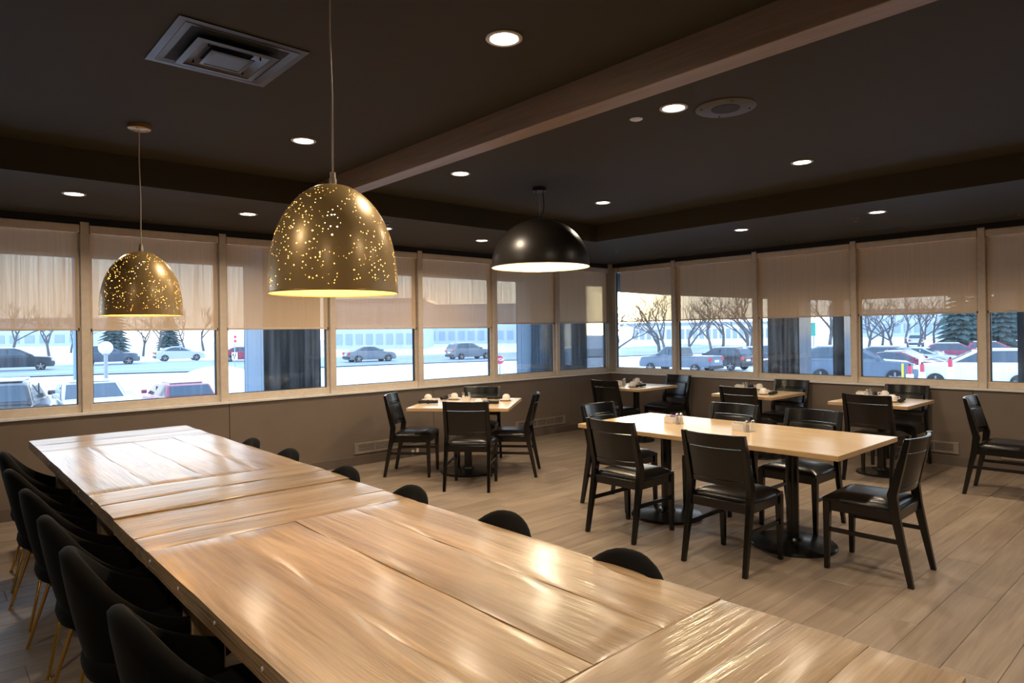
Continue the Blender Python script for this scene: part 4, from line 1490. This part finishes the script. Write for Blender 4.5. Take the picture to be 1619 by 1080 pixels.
def rel(deg):       # angle relative to the viewing direction -> world
    return math.degrees(YAW) + deg


def carpx(kind, paint, label, px_, dep, deg, scale=1.0, snow=True):
    p_ = pd(px_, 560, dep)
    return car(kind, M['car_' + paint], label, (p_.x, p_.y, gz(p_.x, p_.y) + .02), rel(deg), scale, snow)


RD = math.degrees(math.atan2(d_.y, d_.x)) - math.degrees(YAW)
carpx('suv', 'black', 'dark suv parked rear-on just outside the first left window', 8, 19, 30)
carpx('sedan', 'white', 'white sedan parked nose towards the left windows', 142, 21, 219)
carpx('hatch', 'red', 'dark red hatchback parked rear-on outside the left windows', 279, 25, 41)
carpx('suv', 'black', 'black suv on the road beyond the lot, headlights right', 26, 49, RD)
carpx('suv', 'slate', 'slate blue suv on the road behind the globe lamp', 172, 58, RD)
carpx('sedan', 'silver', 'pale silver car on the road beyond snowbank', 284, 68, RD)
carpx('sedan', 'red', 'red car on the road behind the lane sign', 384, 64, RD)
carpx('sedan', 'grey', 'grey sedan on the road seen through fourth left window', 585, 61, RD)
carpx('suv', 'grey', 'grey suv on the road seen behind the stop sign', 742, 67, RD)
carpx('pickup', 'blue', 'blue grey pickup truck parked beyond the corner window', 1074, 46, 42)
carpx('suv', 'black', 'black suv parked beside the pickup truck', 1139, 50, 38)
carpx('sedan', 'white', 'white sedan parked behind the black suv', 1186, 57, 38)
carpx('suv', 'slate', 'slate suv parked left of the reflecting column', 1214, 53, 40)
carpx('sedan', 'black', 'black sedan parked right of the reflecting column', 1267, 40, -105)
carpx('suv', 'blue', 'blue suv parked broadside by the second dark column', 1354, 30, -117)
carpx('sedan', 'maroon', 'snowy maroon sedan parked second in the row behind blue suv', 1428, 35.5, -138)
carpx('suv', 'grey', 'dark grey suv parked third in the row behind blue suv', 1425, 41, -138)
carpx('sedan', 'silver', 'silver sedan parked fourth in the row behind blue suv', 1462, 46, -138)
carpx('suv', 'maroon', 'maroon suv parked at back of the row', 1518, 52, -120)
carpx('suv', 'white', 'white suv parked broadside outside the last right window', 1542, 28.5, 57)
carpx('suv', 'red', 'red van parked far behind the white suv', 1576, 58, -120)
carpx('suv', 'silver', 'silver suv with tail lamps on the far street', 1447, 88, -30)

# ------------------------------------------------------------------ trees
def bare_tree_mesh(seed, H):
    rnd = random.Random(seed)
    mb, tw = MB(), MB()
    def grow(p, d, ln, r, lvl):
        n_ = 3
        pts = [p]; q = p.copy(); dd = d.copy()
        for i in range(n_):
            dd = (dd + Vector((rnd.uniform(-.18, .18), rnd.uniform(-.18, .18), rnd.uniform(-.02, .12)))).normalized()
            q = q + dd * (ln / n_); pts.append(q.copy())
        (mb if lvl == 0 else tw).tube(pts, [r * (1 - .35 * i / n_) for i in range(n_ + 1)], 6 if lvl < 2 else 4)
        if lvl < 4:
            for k in range(4 if lvl == 0 else 3):
                ax = Vector((rnd.uniform(-1, 1), rnd.uniform(-1, 1), rnd.uniform(-.15, .5))).normalized()
                nd = (dd * .75 + ax * .75).normalized()
                src = pts[-1] if k < 2 else pts[-2]
                grow(src, nd, ln * rnd.uniform(.58, .78), r * .56, lvl + 1)
    grow(Vector((0, 0, 0)), Vector((rnd.uniform(-.1, .1), rnd.uniform(-.1, .1), 1)).normalized(), H * .30, H * .019, 0)
    return mb.mesh('trunk', M['bark'], 60), tw.mesh('branches', M['bark'], 60)


def fir_mesh(seed, H):
    rnd = random.Random(seed)
    mb = MB()
    z = H * .10
    while z < H * .98:
        f_ = 1 - z / H
        R_ = .24 * H * f_ ** .9 + .08
        n_ = 9 + int(10 * f_)
        a0 = rnd.random() * 6
        for k in range(n_):
            a = a0 + 2 * PI * k / n_ + rnd.uniform(-.15, .15)
            r = R_ * rnd.uniform(.7, 1.08)
            ca, sa = math.cos(a), math.sin(a)
            wv = r * .24
            tip = (r * ca, r * sa, z - r * .28)
            b0 = (.05 * ca, .05 * sa, z + .12)
            m0 = (r * .55 * ca - wv * sa, r * .55 * sa + wv * ca, z - r * .16)
            m1 = (r * .55 * ca + wv * sa, r * .55 * sa - wv * ca, z - r * .16)
            mt = (r * .55 * ca, r * .55 * sa, z - r * .04)
            mb.add([b0, m0, tip, m1, mt], [(0, 1, 4), (1, 2, 4), (2, 3, 4), (3, 0, 4), (0, 3, 2, 1)])
        z += H * .035
    tk = MB().cyl((0, 0, 0), (0, 0, H * .97), H * .018, H * .004, 8).mesh('trunk', M['bark'], 60)
    return tk, mb.mesh('foliage', M['fir'], 0)


BT = [bare_tree_mesh(s, 8.0) for s in (3, 11, 29, 41)]
FT = [fir_mesh(s, 11.0) for s in (5, 8)]


def tree(kind, px_, dep, Hm, label, group):
    tk, tw = (BT[int(px_) % 4] if kind == 'bare' else FT[int(px_) % 2])
    p_ = pd(px_, 545, dep)
    t_ = empty('bare_tree' if kind == 'bare' else 'fir_tree', (p_.x, p_.y, gz(p_.x, p_.y) - .1), random.uniform(0, 6.28))
    s = Hm / (8.0 if kind == 'bare' else 11.0)
    t_.scale = (s, s, s)
    tag(t_, label, 'tree', group)
    put('trunk', tk, t_)
    put('branches' if kind == 'bare' else 'foliage', tw, t_)


TA, TB_ = 'leafless trees beyond the road', 'leafless trees beyond the parked cars'
for px_, dep, Hm in ((78, 78, 9), (20, 90, 10), (112, 96, 8), (226, 84, 8), (250, 98, 9), (292, 92, 8.5), (322, 100, 10), (345, 92, 9)):
    tree('bare', px_, dep, Hm, 'leafless tree beyond the road, seen through the left windows', TA)
tree('fir', 182, 80, 10, 'dark fir tree beyond the road above the globe lamp', 'fir trees')
tree('fir', 268, 105, 10, 'pale distant fir tree beyond the road', 'fir trees')
for px_, dep, Hm in ((968, 52, 8), (1043, 55, 9), (1052, 71, 9.5), (1094, 57, 8), (1124, 71, 9.5), (1142, 86, 11), (1178, 59, 9), (1186, 77, 11), (1312, 60, 10), (1372, 72, 9), (1394, 86, 9), (1412, 73, 8.5), (1432, 98, 9.5), (1452, 76, 8.5), (1478, 88, 9.5), (1462, 108, 10)):
    tree('bare', px_, dep, Hm, 'leafless tree beyond the parked cars, seen through the right windows', TB_)
tree('fir', 1520, 66, 12.5, 'tall fir tree behind the parked cars, the one left of last mullion', 'fir trees')
tree('fir', 1545, 84, 12.5, 'fir tree behind the parked cars, half hidden by last mullion', 'fir trees')
tree('fir', 1580, 70, 13, 'tall fir tree seen through the last right window, left of its neighbour', 'fir trees')
tree('fir', 1602, 90, 16, 'tall fir tree seen through the last right window beside dark column', 'fir trees')

# ------------------------------------------------------------------ distant buildings
def building(pxa, pxb, dep, H, wins, label, wallm):
    pa, pb = pd(pxa, 545, dep), pd(pxb, 545, dep)
    c_ = (pa + pb) / 2
    g = gz(c_.x, c_.y) - .5
    hw = (Vector((pa.x, pa.y)) - Vector((pb.x, pb.y))).length / 2
    t_ = empty('office_building', (c_.x, c_.y, g), YAW - PI / 2)
    tag(t_, label, 'building')
    MB().box(-hw, hw, 0, 12, 0, H).build('walls', wallm, t_)
    MB().box(-hw - .3, hw + .3, -.3, 12.3, H, H + .5).build('roof_edge', M['far_glass'], t_)
    nf = max(1, int(H / 3.4))
    for fz in range(nf):
        for k in range(wins):
            x = -hw + (k + .5) * 2 * hw / wins
            w_ = 2 * hw / wins * .32
            MB().box(x - w_, x + w_, -.12, .05, 1.2 + fz * 3.4, 2.9 + fz * 3.4).build('window', M['far_glass'], t_)


building(528, 672, 105, 8, 9, 'grey blue office block beyond the road, fourth left window', M['far_wall'])
building(676, 830, 125, 7.5, 10, 'long pale office block beyond the road by the stop sign', M['far_wall'])
building(1360, 1560, 125, 5.2, 12, 'low grey building behind the leafless trees on the right', M['far_wall'])
building(-60, 130, 140, 6, 8, 'low building behind the trees beyond first left window', M['far_wall'])
building(1000, 1230, 115, 3.6, 22, 'low pale shop row behind the trees beyond the pickup', M['white_paint'])

# ------------------------------------------------------------------ street furniture
def text_mesh(s, size, matn):
    cu = bpy.data.curves.new('t', 'FONT')
    cu.body = s; cu.size = size; cu.align_x = 'CENTER'; cu.align_y = 'CENTER'; cu.extrude = .004; cu.offset = .004
    o = bpy.data.objects.new('t', cu); C.objects.link(o)
    dg = bpy.context.evaluated_depsgraph_get()
    me = bpy.data.meshes.new_from_object(o.evaluated_get(dg))
    C.objects.unlink(o); bpy.data.objects.remove(o)
    me.materials.clear(); me.materials.append(matn)
    return me


def globe_lamp(px_, pyc, dep, rad_, label):
    c_ = pd(px_, pyc, dep)
    g = gz(c_.x, c_.y)
    h = c_.z - g
    t_ = empty('globe_lamp', (c_.x, c_.y, g))
    tag(t_, label, 'street lamp', 'globe lamp posts')
    MB().cyl((0, 0, 0), (0, 0, h - rad_ * .9), rad_ * .27, n=14).build('post', M['grey_metal'], t_)
    MB().lathe([(rad_ * math.cos(a), h + rad_ * math.sin(a)) for a in [(-90 + 15 * i) * PI / 180 for i in range(13)]], 24).build('globe', M['white_paint'], t_, smooth=60)
    MB().cyl((0, 0, h - rad_ * 1.05), (0, 0, h - rad_ * .8), rad_ * .5, n=14).build('collar', M['grey_metal'], t_)


globe_lamp(167, 550, 26, .26, 'white globe lamp on a grey post outside second left window')
globe_lamp(1278, 531.5, 42, .15, 'small white globe lamp post right of the reflecting column')
c_ = pd(120, 545, 32); g = gz(c_.x, c_.y)
t_ = empty('flag_pole', (c_.x, c_.y, g))
tag(t_, 'thick blue grey pole outside, beside the first mullion', 'pole')
MB().cyl((0, 0, 0), (0, 0, 7), .125, n=16).build('shaft', M['clad'], t_)
MB().cyl((0, 0, 0), (0, 0, .25), .2, .17, n=16).build('base', M['clad'], t_)

c_ = pd(790, 569, 27); g = gz(c_.x, c_.y)
t_ = empty('stop_sign', (c_.x, c_.y, g), YAW - PI / 2)
tag(t_, 'red stop sign on a thin post outside the fifth left window', 'sign')
h = c_.z - g
MB().cyl((0, .03, 0), (0, .03, h + .3), .025, n=8).build('post', M['grey_metal'], t_)
oc = [(.20 * math.cos(PI / 8 + k * PI / 4), h + .20 * math.sin(PI / 8 + k * PI / 4)) for k in range(8)]
oc2 = [(.185 * math.cos(PI / 8 + k * PI / 4), h + .185 * math.sin(PI / 8 + k * PI / 4)) for k in range(8)]
pl = MB().prism(oc, -.004, .01).build('plate', M['white_paint'], t_, smooth=0)
MB().prism(oc2, -.008, -.003).build('red_face', M['red_paint'], t_, smooth=0)
o = put('lettering', text_mesh('STOP', .155, M['white_paint']), t_)
o.location = (0, -.010, h); o.rotation_euler = (PI / 2, 0, 0)

c_ = pd(371, 563, 40); g = gz(c_.x, c_.y); h = c_.z - g
t_ = empty('lane_sign', (c_.x, c_.y, g), YAW - PI / 2)
tag(t_, 'white keep-right sign with red lamps above on a thin pole by the snowbank', 'sign')
MB().cyl((0, .03, 0), (0, .03, h + 1.4), .03, n=8).build('post', M['grey_metal'], t_)
MB().box(-.17, .17, -.005, .01, h - .22, h + .22).build('sign_plate', M['white_paint'], t_)
MB().box(-.04, .15, -.02, .02, h + .78, h + 1.3).build('signal_box', M['white_paint'], t_)
for dz in (.90, 1.16):
    MB().cyl((.055, -.03, h + dz), (.055, -.019, h + dz), .085, n=16).build('red_disc', M['red_paint'], t_)
MB().tube([(-.02, -.012, h - .18), (0, -.012, h - .05), (.07, -.012, h + .06), (.08, -.012, h + .16)], .022, 6).build('arrow', M['dark_paint'], t_)
MB().box(-.12, -.05, -.014, -.004, h - .02, h + .15).build('island_mark', M['dark_paint'], t_)

c_ = pd(1281, 521, 62); g = gz(c_.x, c_.y); h = c_.z - g
t_ = empty('road_sign', (c_.x, c_.y, g), YAW - PI / 2)
tag(t_, 'green road sign behind a bare tree right of reflecting column', 'sign')
MB().box(-.45, .5, 0, .04, h - .6, h + .65).build('sign_plate', M['green_paint'], t_)
for s in (-.3, .35):
    MB().cyl((s, .08, 0), (s, .08, h + .6), .05, n=8).build('post', M['grey_metal'], t_)

first_b = None
for px_, py_, dep, where in ((1438.5, 584, 24, 'beside the yellow pole'), (1458, 581, 25, 'beside the white post'), (1502.5, 573, 24.5, 'before the white suv')):
    c_ = pd(px_, py_, dep); g = gz(c_.x, c_.y); h = c_.z - g
    t_ = empty('plug_in_post', (c_.x, c_.y, g))
    tag(t_, 'white parking post with a red box on top, %s' % where, 'post', 'parking posts')
    MB().box(-.13, .13, -.09, .09, 0, h - .17).build('post', M['white_paint'], t_, bevel=.01)
    MB().box(-.07, .07, -.06, .06, h - .17, h + .13).build('red_box', M['red_paint'], t_, bevel=.008)
    MB().box(-.03, .03, -.03, .03, h + .13, h + .2).build('cap', M['dark_paint'], t_)
c_ = pd(1426.5, 575, 23); g = gz(c_.x, c_.y)
t_ = empty('yellow_pole', (c_.x, c_.y, g)); tag(t_, 'thin yellow marker pole before the parked cars', 'pole')
MB().cyl((0, 0, 0), (.03, 0, c_.z - g), .035, n=10).build('shaft', M['yellow_paint'], t_)
MB().cyl((0, 0, 0), (0, 0, .12), .07, n=10).build('foot', M['dark_paint'], t_)
c_ = pd(1456, 562, 26); g = gz(c_.x, c_.y)
t_ = empty('white_post', (c_.x, c_.y, g)); tag(t_, 'tall white square post before the parked cars', 'post')
MB().box(-.06, .06, -.06, .06, 0, c_.z - g).build('shaft', M['white_paint'], t_)
MB().box(-.075, .075, -.075, .075, c_.z - g, c_.z - g + .04).build('cap', M['white_paint'], t_)
c_ = pd(1494, 500, 92); g = gz(c_.x, c_.y)
t_ = empty('traffic_signal', (c_.x, c_.y, g), YAW - PI / 2); tag(t_, 'thin green traffic signal mast left of the tall fir', 'traffic light')
MB().cyl((0, 0, 0), (0, 0, 7), .09, n=8).build('mast', M['green_paint'], t_)
MB().box(-.5, -.15, -.2, .2, 2.6, 3.7).build('signal_head', M['green_paint'], t_)

# snow banks
def snowbank(px_, py_, dep, rx, ry, h, label):
    c_ = pd(px_, py_, dep)
    g = gz(c_.x, c_.y)
    rnd = random.Random(int(px_))
    V, Fc = [], []
    n_, m_ = 24, 8
    for j in range(m_ + 1):
        f_ = j / m_
        for k in range(n_):
            a = 2 * PI * k / n_
            r = (1 - f_) * (1 + .12 * math.sin(3 * a + px_) + rnd.uniform(-.04, .04))
            V.append((rx * r * math.cos(a), ry * r * math.sin(a), h * math.sin(f_ * PI / 2) ** 1.2 - .15))
    for j in range(m_):
        for k in range(n_):
            Fc.append((j * n_ + k, j * n_ + (k + 1) % n_, (j + 1) * n_ + (k + 1) % n_, (j + 1) * n_ + k))
    o = MB().add(V, Fc).build('snowbank', M['snow'], smooth=180)
    o.location = (c_.x, c_.y, g)
    o.rotation_euler = (0, 0, YAW - PI / 2)
    tag(o, label, 'snowbank', 'ploughed snowbanks')


snowbank(345, 600, 33, 4.2, 3.0, 1.75, 'tall ploughed snowbank behind the red hatchback')
snowbank(735, 580, 42, 3.6, 2.0, .8, 'low snowbank at the road edge beside the stop sign')
snowbank(300, 552, 112, 14, 3, 1.2, 'long distant snowbank beyond the road')
